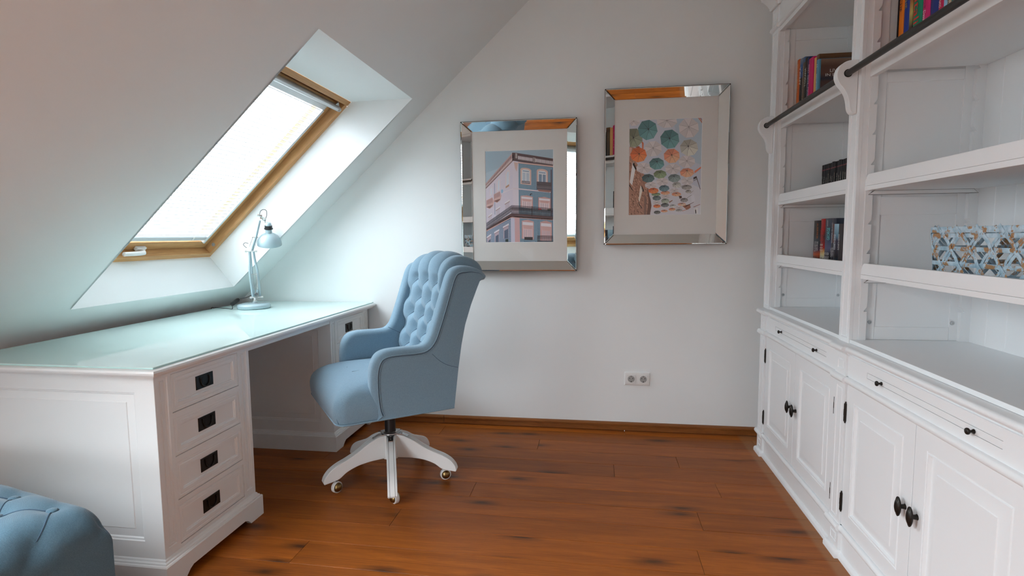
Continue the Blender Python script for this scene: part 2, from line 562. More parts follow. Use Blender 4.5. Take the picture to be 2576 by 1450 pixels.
# skirting: two lengths with a rounded lip
bbk = thing('baseboard_back', None, None); tag(bbk, kind='structure')
for x0, x1 in ((XL + .6, -.953), (-.951, 1.30)):
    pr = [(YW, .004), (YW - .022, .004), (YW - .022, .034), (YW - .026, .036), (YW - .026, .043), (YW - .019, .048), (YW, .05)]
    MB().prism(pr, lambda a, b_, c_: (c_, a, b_), x0, x1).build('skirting_board', M_base, bbk, smooth=40, origin=((x0 + x1) / 2, YW, 0))


# ------------------------------------------------------------------ roof windows
def roof_window(name, y0, y1, glazing):
    root = thing(name, None, None, (0, y0, 0)); tag(root, kind='structure')
    T = lambda a, b_, c_: WP(a, b_, c_)
    fwid = .034
    og = lambda a, b_: tuple(WP(a, b_, 0))
    for a0, a1, b0, b1, mt in ((y0, y1, 0, fwid, M_pine_y), (y0, y1, WLEN - fwid, WLEN, M_pine_y), (y0, y0 + fwid, fwid, WLEN - fwid, M_pine_s), (y1 - fwid, y1, fwid, WLEN - fwid, M_pine_s)):
        MB().boxT(T, a0, a1, b0, b1, -.12, .002).build('frame_board', mt, root, smooth=0, bevel=.003, origin=og((a0 + a1) / 2, (b0 + b1) / 2))
    f2 = fwid + .0008; sw = .051
    for a0, a1, b0, b1, mt in ((y0 + f2, y1 - f2, f2, f2 + sw, M_pine_y), (y0 + f2, y1 - f2, WLEN - f2 - sw - .02, WLEN - f2 - .02, M_pine_y), (y0 + f2, y0 + f2 + sw, f2 + sw, WLEN - f2 - sw - .02, M_pine_s), (y1 - f2 - sw, y1 - f2, f2 + sw, WLEN - f2 - sw - .02, M_pine_s)):
        MB().boxT(T, a0, a1, b0, b1, -.115, -.045).build('sash_board', mt, root, smooth=0, bevel=.005, origin=og((a0 + a1) / 2, (b0 + b1) / 2))
    MB().boxT(T, y0 + f2 + .03, y1 - f2 - .03, f2 + .03, WLEN - f2 - .05, -.105, -.092).build('glass_pane', glazing, root, smooth=0)
    MB().boxT(T, y0 + fwid, y1 - fwid, WLEN - f2 - .022, WLEN - fwid - .0005, -.115, -.075).build('vent_board', M_pine_y, root, smooth=0, origin=og((y0 + y1) / 2, WLEN - .05))
    # control bar along the top
    pr = [(-.026, 1.224), (.006, 1.224), (.014, 1.231), (.014, 1.244), (.004, 1.25), (-.026, 1.25)]
    bar = MB().prism([(b_, a) for a, b_ in pr], lambda a, b_, c_: WP(c_, a, b_), y0 + .05, y1 - .045).build('control_bar', M_alu, root, smooth=40)
    MB().boxT(T, y1 - .075, y1 - .055, 1.231, 1.243, .014, .0155).build('rating_label', M_plastic_grey, bar, smooth=0)
    for yy in (y0 + .35, y1 - .09):
        MB().loops([[T(yy, 1.25, -.02), T(yy + .05, 1.25, -.02), T(yy + .01, 1.27, -.02)], [T(yy, 1.25, -.012), T(yy + .05, 1.25, -.012), T(yy + .01, 1.27, -.012)]]).build('bar_bracket', M_steel, bar, smooth=0)
    # tilt handle on the bottom sash
    hy = (y0 + y1) / 2 - .003
    hd = MB().boxT(T, hy - .032, hy + .032, .044, .066, -.0455, -.028).build('handle', M_plastic, root, smooth=0, bevel=.003)
    MB().tube([T(hy + .004, .055, -.03), T(hy + .002, .056, -.012), T(hy - .008, .058, -.001), T(hy - .035, .060, .003), T(hy - .135, .058, .003)], [.009, .0095, .0115, .0118, .011], 12).build('handle_lever', M_plastic, hd, smooth=50)
    MB().lathe([(.0, 0), (.011, 0), (.011, .003), (.007, .003), (.0065, .001), (0, .001)], axis_T(WP(y1 - fwid, .092, -.018), (0, -1, 0))).build('hole_plug', M_plastic_grey, root, smooth=40)
    return root


w1 = roof_window('window_1', 2.06, 3.152, M_glass_dim)
w2_ = roof_window('window_2', -.27, .822, M_glass)


def blind(dy, label):
    root = thing('venetian_blind', label, 'blind', WP(2.6 + dy, .15, -.05))
    y0, y1 = 2.06 + dy, 3.152 + dy
    T = lambda a, b_, c_: WP(a, b_, c_)
    a0, a1 = y0 + .098, y1 - .098
    s0, s1 = .104, 1.204
    mb = MB().boxT(T, a0 - .012, a1 + .012, s1 - .028, s1 + .004, -.075, -.04)
    mb.build('head_rail', M_alu, root, smooth=0, bevel=.003)
    for yy in (a0 - .006, a1 + .006):
        MB().prism([(yy - .008, -.075), (yy + .008, -.075), (yy + .008, -.040), (yy + .003, -.035), (yy - .003, -.035), (yy - .008, -.040)], lambda a, b_, c_: WP(a, c_, b_), s0 - .02, s1 - .028).build('side_rail', M_alu, root, smooth=40)
    br = MB().prism([(s0, -.074), (s0 + .022, -.074), (s0 + .026, -.061), (s0 + .022, -.044), (s0, -.042), (s0 - .004, -.056)], lambda a, b_, c_: WP(c_, a, b_), a0, a1).build('bottom_rail', M_alu, root, smooth=40)
    MB().boxT(T, a1 - .115, a1 - .105, s0 + .005, s0 + .03, -.042, -.0395).build('cord_clip', M_plastic, br, smooth=0)
    # one slat mesh, copied up the blind; chord tips up to the outside
    ch = .0245
    ang = radians(29)
    cd = Vector((-cos(ang), 0, sin(ang))); nrm = Vector((-sin(ang), 0, -cos(ang)))
    N = 41; sp = (s1 - .04 - (s0 + .04)) / (N - 1)
    sl_ = MB()
    pr = [((k / 4 - .5) * ch, -.0018 * (1 - (k / 2 - 1) ** 2)) for k in range(5)]
    lipv = Vector((.30, 0, -.95)) * .0026
    ring = lambda yy: [Vector((0, yy, 0)) + cd * pr[0][0] + nrm * pr[0][1] + lipv] + [Vector((0, yy, 0)) + cd * a + nrm * b_ for a, b_ in pr] + [Vector((0, yy, 0)) + cd * a + nrm * (b_ + .0004) for a, b_ in pr[::-1]] + [Vector((0, yy, 0)) + cd * (pr[0][0] + .0004) + nrm * (pr[0][1] + .0006) + lipv]
    hw = (a1 - a0) / 2 - .004
    sl_.loops([ring(-hw), ring(hw)])
    nf = len(sl_.f)
    for yy in (-hw + .125, hw - .105):
        for dy_, ww in ((0, .0065), (.016, .0045)):
            q = [Vector((0, yy + dy_ + e_ * ww, 0)) + cd * a + nrm * .0009 for e_, a in ((-1, -.0022), (1, -.0022), (1, .0022), (-1, .0022))]
            sl_.loops([q, [p + nrm * .0003 for p in q]])
    first = None
    for k in range(N):
        p = WP((a0 + a1) / 2, s0 + .04 + sp * k, -.058)
        if first is None:
            first = sl_.build('slat', M_slat, root, smooth=60)
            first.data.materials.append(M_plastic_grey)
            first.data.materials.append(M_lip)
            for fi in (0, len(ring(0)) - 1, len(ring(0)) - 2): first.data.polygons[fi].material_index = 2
            for fi in range(nf, len(first.data.polygons)): first.data.polygons[fi].material_index = 1
            first.location = p - ORIG[root.name]
        else:
            o = first.copy(); COL.objects.link(o); o.parent = root; o.location = p - ORIG[root.name]
    for yy in (a0 + .13, a1 - .11):
        MB().tube([T(yy, s0, -.046), T(yy, s1 - .03, -.046)], .0007, 5).build('ladder_cord', M_plastic, root, smooth=60)
        MB().tube([T(yy, s0, -.070), T(yy, s1 - .03, -.070)], .0007, 5).build('ladder_cord', M_plastic, root, smooth=60)
    for yy in (a0 + .02, a1 - .035):
        MB().tube([T(yy, s0, -.058), T(yy, s1 - .03, -.058)], .0005, 5).build('tension_cord', M_plastic_grey, root, smooth=60)
    return root


blind(0, 'white venetian blind with open slats inside the pine framed roof window')

# portals: only guide the renderer's sampling of the sky through the two windows
for yc, wy in ((2.606, 1.0), (.276, 1.0)):
    L = bpy.data.lights.new('sky_portal', 'AREA'); L.shape = 'RECTANGLE'; L.size = wy; L.size_y = 1.2
    L.cycles.is_portal = True
    o = bpy.data.objects.new('sky_portal', L); COL.objects.link(o)
    z = -WN; y_ = WT; x_ = y_.cross(z)
    mm = Matrix.Identity(4); p = WP(yc, .655, -.13)
    for i in range(3): mm[i][0] = x_[i]; mm[i][1] = y_[i]; mm[i][2] = z[i]; mm[i][3] = p[i]
    o.matrix_world = mm

# ------------------------------------------------------------------ desk
XB = -1.44
DX0 = -2.20


def pull(parent, yc, zc, x):
    """flush ring pull: plate with a dished centre and a half ring"""
    T = lambda u, v, d: Vector((x + d, yc - .046 + u, zc - .025 + v))
    mb = MB()
    mb.relief(T, .092, .051, [(0, -.001), (0, .003), (.001, .004), (.0022, .004)])
    cen = (.046, .029)
    A = lambda a, b_, c_: T(cen[0] + a, cen[1] + b_, c_)
    mb.lathe([(.017, .0046), (.0165, .0046), (.014, .0028), (0, .0022)], A, 20)
    ring = [A(.0235 * cos(a), .0235 * sin(a), .0058) for a in [radians(180 + 180 * k / 12) for k in range(13)]]
    ring = [A(-.0235, .011, .0058)] + ring + [A(.0235, .011, .0058)]
    mb.tube(ring, .0027, 7)
    for sx in (-1, 1):
        mb.boxT(A, sx * .0235 - .005, sx * .0235 + .005, .009, .015, .004, .0075)
    for qx, qy in ((.006, .006), (.086, .006)):
        mb.lathe([(.0022, .004), (.002, .0052), (0, .0055)], lambda a, b_, c_: T(qx + a, qy + b_, c_), 8)
    return mb.build('ring_pull', M_bronze, parent, smooth=40)


desk = thing('writing_desk', 'long white pedestal desk with dark ring pulls under the roof window', 'desk', (-1.82, 2.49, 0))
top = MB().stack(-2.245, -1.392, 1.562, 3.4005, [(.034, .7425), (.018, .7425), (.014, .748), (.006, .751), (.001, .757), (0, .761), (.003, .767), (.009, .7705), (.0135, .772)])
top.build('tabletop', M_white, desk, smooth=28)
gl = MB().stack(-2.235, -1.406, 1.576, 3.388, [(.0, .7723), (0, .7765), (.0012, .778)]).build('glass_sheet', M_dglass, None, smooth=0)
gl.data.materials.append(M_dedge)
for pgon in gl.data.polygons:
    if abs(pgon.normal.z) < .5: pgon.material_index = 1
tag(gl, 'pale mint glass sheet laid over the top of the white desk', 'glass top')
MB().box(-1.462, -1.442, 2.1235, 2.8565, .719, .742).build('apron', M_white, desk, smooth=0, bevel=.001)
MB().box(-2.19, -2.17, 2.1235, 2.8565, .30, .742).build('modesty_panel', M_white, desk, smooth=0)

PAN = [(0, -.012), (0, 0), (.0735, 0), (.076, -.003), (.080, -.004), (.083, -.008), (.107, -.0035), (.109, -.001), (.111, -.001)]


def pedestal(y0, y1):
    ped = MB()
    # carcass with sides recessed behind the panel faces
    ped.box(DX0, XB - .012, y0 + .012, y1 - .012, .03, .7425)
    for yy, sgn in ((y0, 1), (y1, -1)):
        Ts = lambda u, v, d: Vector((XB - u, yy - sgn * d, .10 + v))
        hh = .6425; ww = XB - DX0
        rings = []
        for i, d in PAN:
            rings.append(((i, i * .78 if i < .09 else i * .78 + .02), d))
        rr = []
        for i, d in PAN:
            t_ = .06 + (i - .0735)
            bot = 0 if i == 0 else (.063 if i < .075 else .063 + (i - .0735) * 1.25)
            rr.append([Ts(i, bot, d), Ts(ww - i, bot, d), Ts(ww - i, hh - (0 if i == 0 else t_), d), Ts(i, hh - (0 if i == 0 else t_), d)])
        ped.loops(rr)
    body = ped.build('pedestal', M_white, desk, smooth=25)
    # face frame: stiles with a recessed bead panel, rails
    fr = MB()
    w_ = y1 - y0
    for a0 in (.0006, w_ - .0741):
        Tf = lambda u, v, d: Vector((XB + .0006 + d, y0 + a0 + u, .1056 + v))
        rr = []
        for i, d in ((0, -.014), (0, 0), (.016, 0), (.0175, -.003), (.023, -.003), (.025, -.006), (.0285, -.006), (.0295, -.003)):
            k = i * 1.0
            vb = 0 if i == 0 else i + .012
            rr.append([Tf(k, vb, d), Tf(.0735 - k, vb, d), Tf(.0735 - k, .6395 - (0 if i == 0 else i + .004), d), Tf(k, .6395 - (0 if i == 0 else i + .004), d)])
        fr.loops(rr)
    for z0, z1 in ((.103, .119), (.257, .278), (.413, .434), (.5695, .591), (.7285, .7425)):
        fr.box(XB - .014, XB + .0003, y0 + .0738, y1 - .0738, z0 + .003 * (z0 < .11), z1 - .0004)
    fr.build('face_frame', M_white, desk, smooth=25)
    # plinth with an arched front
    pl = MB()
    a = y0 - .02; bq = y1 + .02
    arch = [(a, 0), (a + .088, 0), (a + .092, .006), (a + .108, .020), (a + .125, .028), (bq - .125, .028), (bq - .108, .020), (bq - .092, .006), (bq - .088, 0), (bq, 0), (bq, .083), (a, .083)]
    pl.prism(arch, lambda u, v, d: (d, u, v), XB + .001, XB + .02)
    pl.box(DX0 - .01, XB + .001, a, a + .019, 0, .083)
    pl.box(DX0 - .01, XB + .001, bq - .019, bq, 0, .083)
    pl.stack(DX0 - .01, XB + .02, a, bq, [(.0, .0832), (.003, .087), (.008, .0885), (.009, .093), (.014, .096), (.016, .101), (.02, .104), (.0205, .105)])
    pl.build('plinth', M_white, desk, smooth=30)
    for zb in (.1205, .2795, .4355, .5925):
        Td = lambda u, v, d: Vector((XB + d, y0 + .0750 + u, zb + v))
        dw, dh = w_ - .15, .1345
        dr = MB().relief(Td, dw, dh, [(0, -.016), (0, -.002), (.002, 0), (.011, 0), (.0125, -.0015), (.0145, -.0015), (.016, 0), (.0275, 0), (.029, -.003), (.032, -.003), (.034, -.0065), (.036, -.0065)])
        d_o = dr.build('drawer', M_white, desk, smooth=20)
        pull(d_o, y0 + .0735 + (w_ - .147) / 2 - .008, zb + .0685, XB - .0075)
    gp = MB().box(XB - .017, XB - .0165, y0 + .07, y1 - .07, .11, .735)
    gp.build('drawer_gap', M_gap, desk, smooth=0)


pedestal(1.612, 2.123)
pedestal(2.857, 3.368)

# ------------------------------------------------------------------ desk lamp
LB = Vector((-1.999, 3.026, .778))
lamp = thing('desk_lamp', 'pale blue jointed desk lamp standing on the mint glass desk top', 'lamp', LB)
LR = Vector((.834, .551, 0)).normalized()
LR = Vector((-LB.y, LB.x, 0)).normalized() * -1   # image-right direction at the lamp
LD = Vector((LB.x, LB.y, 0)).normalized()          # away from the camera
KPX = 1 / 5.18 * 3.47 / FPX


def LPt(px, py, d=0):
    """point of the lamp's own plane: side offset and height above its base, depth d"""
    return LB + LR * ((px - 410) * KPX) + Vector((0, 0, (1318 - py) * KPX)) + LD * d


MB().lathe([(.0, 0), (.084, 0), (.0905, .003), (.0925, .010), (.0915, .019), (.086, .026), (.074, .0295), (.02, .031), (.0, .031)], axis_T(LB, (0, 0, 1)), 48).build('lamp_base', M_lamp, lamp, smooth=50)
MB().lathe([(.012, .03), (.0125, .031), (.0125, .046), (.009, .047), (.009, .062), (0, .062)], axis_T(LB + LR * .004, (0, 0, 1)), 20).build('swivel_post', M_chrome, lamp, smooth=40)
arm = MB()
arm.tube(catmull([LPt(402, 1182, -.014), LPt(388, 1000, -.014), LPt(382, 860, -.014), LPt(388, 740, -.014), LPt(390, 612, -.014)], 5), .0062, 10)
arm.tube(catmull([LPt(415, 1182, .014), LPt(410, 1000, .014), LPt(405, 860, .014), LPt(398, 612, .014)], 5), .0055, 10)
arm.tube(catmull([LPt(484, 1182, 0), LPt(478, 1000, 0), LPt(466, 840, 0), LPt(446, 720, 0), LPt(436, 612, 0)], 5), .0062, 10)
arm.build('lower_arm', M_lamp, lamp, smooth=50)
ua = MB()
ua.tube([LPt(412, 606, -.008), LPt(470, 430, -.008), LPt(520, 232, -.008)], .0062, 10)
ua.tube([LPt(424, 606, .010), LPt(478, 430, .010), LPt(530, 225, .010)], .005, 10)
ua.build('upper_arm', M_lamp, lamp, smooth=50)
for pa, pb, rr in (((378, 1180), (508, 1180), .0035), ((350, 611), (466, 611), .004)):
    jt = MB()
    a, b_ = LPt(*pa, -.018), LPt(*pb, -.018); n_ = (b_ - a).normalized(); T_ = axis_T(a, n_); ln = (b_ - a).length
    jt.lathe([(0, -.005), (.006, -.005), (.006, .006), (rr, .006), (rr, ln - .006), (.006, ln - .006), (.006, ln + .005), (0, ln + .005)], T_, 12)
    jt.build('joint', M_chrome, lamp, smooth=40)
hj = axis_T(LPt(540, 190, 0), (0, 0, 1), LR)
jt = MB().boxT(hj, -.006, .006, -.006, .006, -.012, .013).build('head_joint', M_chrome, lamp, smooth=0, bevel=.001)
for pa, pb, dd, rr in (((505, 170), (585, 212), -.006, .0035), ((500, 232), (560, 236), -.006, .003), ((545, 200), (585, 248), 0, .005)):
    MB().tube([LPt(*pa, dd), LPt(*pb, dd)], rr, 8).build('joint_pin', M_chrome, jt, smooth=40)
for p in ((505, 170), (585, 212)):
    MB().lathe([(0, -.005), (.0065, -.005), (.0075, 0), (.0065, .005), (0, .005)], axis_T(LPt(*p, -.006), LR), 12).build('wing_nut', M_chrome, jt, smooth=40)
MB().lathe([(0, -.005), (.009, -.005), (.011, .002), (.009, .010), (0, .011)], axis_T(LPt(438, 1140, -.022), (LR * .3 - LD)), 14).build('tension_knob', M_groove, lamp, smooth=40)
MB().prism([(425, 1165), (455, 1165), (468, 1090), (448, 1085)], lambda a, b_, c_: LPt(a, b_, c_), -.014, .006).build('knob_bracket', M_lamp, lamp, smooth=0)


def coil(p0, p1, r, turns):
    p0, p1 = Vector(p0), Vector(p1); ax = p1 - p0; T = axis_T(p0, ax); L_ = ax.length
    return [T(r * cos(2 * pi * t * turns), r * sin(2 * pi * t * turns), L_ * t) for t in [k / (turns * 7) for k in range(turns * 7 + 1)]]


for q0, q1 in (((402, 895), (418, 1078)), ((455, 895), (458, 1078)), ((432, 445), (388, 555)), ((490, 445), (448, 560))):
    MB().tube(coil(LPt(*q0, -.012), LPt(*q1, -.012), .0032, 22), .0008, 4).build('spring', M_chrome, lamp, smooth=60)
MB().tube([LPt(396, 893, -.012), LPt(464, 893, -.012)], .002, 6).add([], []).tube([LPt(428, 440, -.012), LPt(498, 440, -.012)], .002, 6).build('spring_bar', M_chrome, lamp, smooth=60)
# shade: dome opening downwards and away from the viewer
SA = (Vector((0, 0, -1)) + LR * .02 + LD * .30).normalized()
SO = LPt(618, 318, 0)
Ts = axis_T(SO, SA)
R_ = .0690
dome = [(.0185, .030)]
for k in range(13):
    a = radians(14 + 79 * k / 12)
    dome.append((R_ * sin(a) * (1 if k < 12 else 1.0), .031 + .0715 * (1 - cos(a))))
dome += [(R_ * .985, .1085)]
inner = [(r_ * .975 - .0005, h_ + .0012) for r_, h_ in dome[::-1][1:]]
sh = MB().loops([[Ts(r_ * cos(2 * pi * i / 40), r_ * sin(2 * pi * i / 40), h_) for i in range(40)] for r_, h_ in dome + inner], True, True)
shade = sh.build('lamp_shade', M_lamp, lamp, smooth=40)
MB().lathe([(0, -.030), (.012, -.029), (.0165, -.024), (.018, -.014), (.018, -.010)], Ts, 24).build('socket_cap', M_lamp, lamp, smooth=40)
MB().lathe([(.0185, -.012), (.021, -.011), (.0215, .004), (.0245, .005), (.0245, .010), (.0215, .011), (.0195, .012)], Ts, 24).build('socket_ring', M_black, lamp, smooth=40)
MB().lathe([(.0185, .010), (.0185, .034), (0, .034)], Ts, 24).build('socket_neck', M_lamp, lamp, smooth=40)
MB().lathe([(0, .036), (.012, .04), (.018, .055), (.022, .07), (.016, .086), (0, .09)], Ts, 16).build('bulb', M_lampw, lamp, smooth=60)
MB().tube(catmull([LPt(582, 262, 0), LPt(592, 210, 0), LPt(606, 160, 0), LPt(602, 112, 0), LPt(570, 98, 0), LPt(538, 118, 0), LPt(526, 160, 0), LPt(532, 200, 0)], 6), .0017, 7).build('loop_cord', M_black, lamp, smooth=60)
MB().tube(catmull([LPt(382, 516, 0), LPt(350, 505, 0), LPt(328, 522, 0), LPt(336, 545, 0), LPt(362, 568, 0)], 6), .0015, 7).build('loop_cord', M_black, lamp, smooth=60)
bk = LPt(165, 1250, 0); bk.z = .775
MB().tube(catmull([LPt(420, 1150, .012), LPt(385, 1158, .01), LPt(330, 1180, .005), LPt(255, 1192, 0)], 6), .002, 7).build('power_cord', M_black, lamp, smooth=60)
MB().tube(catmull([LPt(180, 1240, 0), LPt(168, 1262, 0), Vector((LPt(165, 1275).x, LPt(165, 1275).y, .781)), Vector((-2.16, 2.99, .7805)), Vector((-2.236, 3.0, .781)), Vector((-2.262, 3.0, .765)), Vector((-2.27, 3.0, .60)), Vector((-2.28, 3.0, .30))], 6), .002, 7).build('power_cord', M_black, lamp, smooth=60)
Tsw = axis_T(LPt(250, 1192, 0), LPt(180, 1243, 0) - LPt(250, 1192, 0), LD)
MB().loops([[Tsw(a * k, b_ * k, c_) for a, b_ in ((-.009, -.011), (.009, -.011), (.009, .011), (-.009, .011))] for c_, k in ((0, .45), (.008, .95), (.02, 1.05), (.05, 1), (.057, .5))]).build('cord_switch', M_black, lamp, smooth=30)

# ------------------------------------------------------------------ swivel chair
CC = Vector((-.992, 2.551, 0))
PH = radians(218)
CF = Vector((cos(PH), sin(PH), 0)); CR = Vector((CF.y, -CF.x, 0))
chair = thing('office_chair', 'blue tufted wing chair on white five star swivel base at the desk', 'chair', CC)


def CT(x, y, z): return CC + CR * x + CF * y + Vector((0, 0, z))


side_key = [(.150, .41), (.163, .45), (.170, .52), (.170, .60), (.160, .655), (.136, .692), (.095, .708), (.03, .710), (-.03, .709), (-.07, .714), (-.098, .742), (-.122, .80), (-.150, .88), (-.178, .965), (-.196, 1.015), (-.218, 1.045), (-.255, 1.058), (-.30, 1.056), (-.345, 1.042), (-.374, 1.022), (-.384, 1.006), (-.376, .990)]
crv = catmull(side_key, 4)
backl = [(-.345, .985), (-.331, .955), (-.299, .88), (-.268, .79), (-.248, .70), (-.232, .60), (-.216, .48), (-.207, .41)]
outline = crv + backl


def swt(p):
    if p[1] < .414: return 0
    if (p[0], p[1]) in BACKSET: return 0
    if p[0] < -.27: return max(.42, 1 - (-.27 - p[0]) / .12 * .58)
    return 1


BACKSET = set(backl)
SX = .312
for sg, nm in ((-1, 'near'), (1, 'far')):
    mb = MB().slab(outline, [(.316 * sg, .030), (.3145 * sg, .022), (.309 * sg, .010), (.298 * sg, .002), (.285 * sg, 0), (.262 * sg, 0), (.249 * sg, .003), (.238 * sg, .012), (.232 * sg, .026)], lambda a, b_, c_: CT(c_, a, b_), swt)
    wing = mb.build('wing_side', M_fab, chair, smooth=60)
    wn = wing.modifiers.new('face_weight', 'WEIGHTED_NORMAL'); wn.keep_sharp = True; wn.weight = 90
    for d_, rr in ((.027, .0030), (.035, .0024)):
        ins = inset(outline, d_, swt)[:len(crv)]
        MB().tube([CT(.3165 * sg, a, b_) for a, b_ in ins], rr, 7).build('piping', M_fab, wing, smooth=60)
    ins = inset(outline, .031, swt)[:len(crv)]
    MB().tube([CT(.3165 * sg, a, b_) for a, b_ in ins], .0022, 5).build('piping_seam', M_seam_crease, wing, smooth=60)
    MB().tube(catmull([CT(.3155 * sg, -.105, .672), CT(.3158 * sg, -.14, .637), CT(.3158 * sg, -.18, .612), CT(.3155 * sg, -.228, .596)], 5), .0011, 5).build('side_seam', M_seam_crease, wing, smooth=60)
    MB().tube(catmull([CT(.2335 * sg, -.075, .720), CT(.2325 * sg, -.11, .700), CT(.2325 * sg, -.16, .672)], 5), .001, 5).build('inner_seam', M_seam_crease, wing, smooth=60)

# tufted inside back, rolled over the top, plain outside back
bp = catmull([(-.112, .545), (-.132, .64), (-.152, .75), (-.172, .86), (-.190, .955), (-.206, 1.01), (-.232, 1.052), (-.272, 1.076), (-.32, 1.076), (-.37, 1.055), (-.398, 1.022), (-.395, 1.0), (-.36, .985)], 10)
LEN = [0]
for a, b_ in zip(bp[:-1], bp[1:]): LEN.append(LEN[-1] + sqrt((a[0] - b_[0]) ** 2 + (a[1] - b_[1]) ** 2))


def bpt(s_):
    for k in range(len(LEN) - 1):
        if LEN[k + 1] >= s_: break
    t = (s_ - LEN[k]) / max(LEN[k + 1] - LEN[k], 1e-9)
    a, b_ = bp[k], bp[k + 1]
    d = Vector((b_[0] - a[0], b_[1] - a[1])).normalized()
    return Vector((a[0] + (b_[0] - a[0]) * t, a[1] + (b_[1] - a[1]) * t)), Vector((d.y, -d.x))


def smooth01(t): t = max(0, min(1, t)); return t * t * (3 - 2 * t)


DU, DV = .137, .162      # tuft pitch across, and twice the row spacing
VTOP = .440               # arc length of the top row of tucks
HWB = .240


def tuft(u, v, du, dv, v_top, v_bot=None):
    vv = v - v_top
    a = u / du + vv / dv; b_ = u / du - vv / dv
    da, db = a - round(a), b_ - round(b_)
    q2 = ((da + db) / 2 * du) ** 2 + ((da - db) / 2 * dv) ** 2
    k = .34 * (abs(sin(pi * a)) * abs(sin(pi * b_))) ** .5 + .66 * (1 - math.exp(-q2 / .0011))
    ch = .25 + .75 * abs(sin(pi * u / du)) ** .55
    t = smooth01((v - v_top + .004) / .03)
    return k * (1 - t) + ch * t


def back_fn(i, j):
    u = (i - .5) * 2 * HWB; s_ = j * LEN[-1]
    p, n_ = bpt(s_)
    h_ = tuft(u, s_, DU, DV, VTOP)
    fade_ = smooth01((LEN[-1] - s_) / .10)
    eb = smooth01(s_ / .05)
    amp = .036 * (.25 + .75 * fade_) * eb
    d = amp * (h_ - .62)
    crown = smooth01((s_ - .30) / .22) * .030 * (1 - (u / HWB) ** 2)
    curve = -.018 * (1 - (u / HWB) ** 2) * (1 - smooth01((s_ - .40) / .12))
    ed = max(0, (abs(u) - HWB + .030) / .030)
    d -= .045 * (1 - sqrt(max(0, 1 - ed * ed)))
    q = p + n_ * (d)
    return CT(u, q[0] + curve, q[1] + crown)


bk_ = MB().grid(back_fn, 120, 150)
backrest = bk_.build('backrest', M_fab, chair, smooth=180)
MB().loops([[CT(x, y, z) for x, y in ((-.29, 0), (.29, 0))][::1] and [CT(-.30, y, z), CT(.30, y, z), CT(.30, y + .03, z), CT(-.30, y + .03, z)] for y, z in ((-.2075, .41), (-.2165, .48), (-.2325, .60), (-.2485, .70), (-.2685, .79), (-.2995, .88), (-.3315, .955), (-.352, .99))]).build('outside_back', M_fab, chair, smooth=30)
# fold lines: dark tubes that paint the crease shade between tucks
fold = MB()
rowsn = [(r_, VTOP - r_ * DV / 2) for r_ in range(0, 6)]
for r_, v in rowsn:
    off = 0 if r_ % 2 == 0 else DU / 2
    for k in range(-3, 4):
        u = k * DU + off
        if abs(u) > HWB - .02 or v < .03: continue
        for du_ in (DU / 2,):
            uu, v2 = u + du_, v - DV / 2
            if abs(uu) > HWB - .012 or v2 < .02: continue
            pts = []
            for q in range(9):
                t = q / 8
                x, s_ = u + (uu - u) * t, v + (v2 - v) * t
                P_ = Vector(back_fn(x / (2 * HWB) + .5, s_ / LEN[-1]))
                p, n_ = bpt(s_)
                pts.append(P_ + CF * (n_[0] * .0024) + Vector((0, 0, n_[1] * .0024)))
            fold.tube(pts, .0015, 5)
fold.build('tuft_crease_shade', M_seam_crease, backrest, smooth=60)

# seat cushion, T-shaped in plan
def rc(cx, cy, r_, a0, a1, n=6): return [(cx + r_ * cos(radians(a0 + (a1 - a0) * k / n)), cy + r_ * sin(radians(a0 + (a1 - a0) * k / n))) for k in range(n + 1)]


def seat_ring(i, z):
    hx = .307 - i; yf = .317 - i; yb_ = -.14 + max(i, 0) * .3; r_ = min(.05 + .55 * max(i, 0), hx - .02)
    o_ = [(-hx, yb_), (-hx * .5, yb_), (0, yb_), (hx * .5, yb_), (hx, yb_), (hx, yb_ + .08), (hx, yf - r_ - .05)]
    o_ += rc(hx - r_, yf - r_, r_, 0, 90, 8) + [(.05, yf + .002), (0, yf + .0025), (-.05, yf + .002)] + rc(-hx + r_, yf - r_, r_, 90, 180, 8) + [(-hx, yf - r_ - .05), (-hx, yb_ + .08)]
    return [CT(a, b_, z) for a, b_ in o_]


MB().loops([seat_ring(i, z) for z, i in ((.412, 0), (.425, -.003), (.45, -.006), (.475, -.006), (.50, -.001), (.522, .010), (.538, .024), (.550, .040), (.559, .058), (.566, .080), (.571, .105), (.574, .130), (.576, .17))]).build('seat', M_fab, chair, smooth=60)
ring = [(-.313, -.205), (.313, -.205)] + [(.314, .16)] + rc(.314 - .05, .316 - .05, .05, 0, 90) + rc(-.314 + .05, .316 - .05, .05, 90, 180) + [(-.314, .16)]
dense = []
for a, b_ in zip(ring, ring[1:] + ring[:1]):
    for k in range(4): dense.append((a[0] + (b_[0] - a[0]) * k / 4, a[1] + (b_[1] - a[1]) * k / 4))
MB().tube([CT(a, b_, .4105) for a, b_ in dense], .0042, 7, True).build('bottom_piping', M_fab, chair, smooth=60)
MB().slab(ring, [(.400, .035), (.409, .006)], lambda a, b_, c_: CT(a, b_, c_)).build('seat_underside', M_fab, chair, smooth=0)
for sx in (-1, 1):
    MB().tube(catmull([CT(sx * .292, .306, .416), CT(sx * .288, .313, .44), CT(sx * .286, .315, .465), CT(sx * .284, .309, .492)], 5), .0012, 5).build('corner_pleat', M_seam_crease, chair, smooth=60)
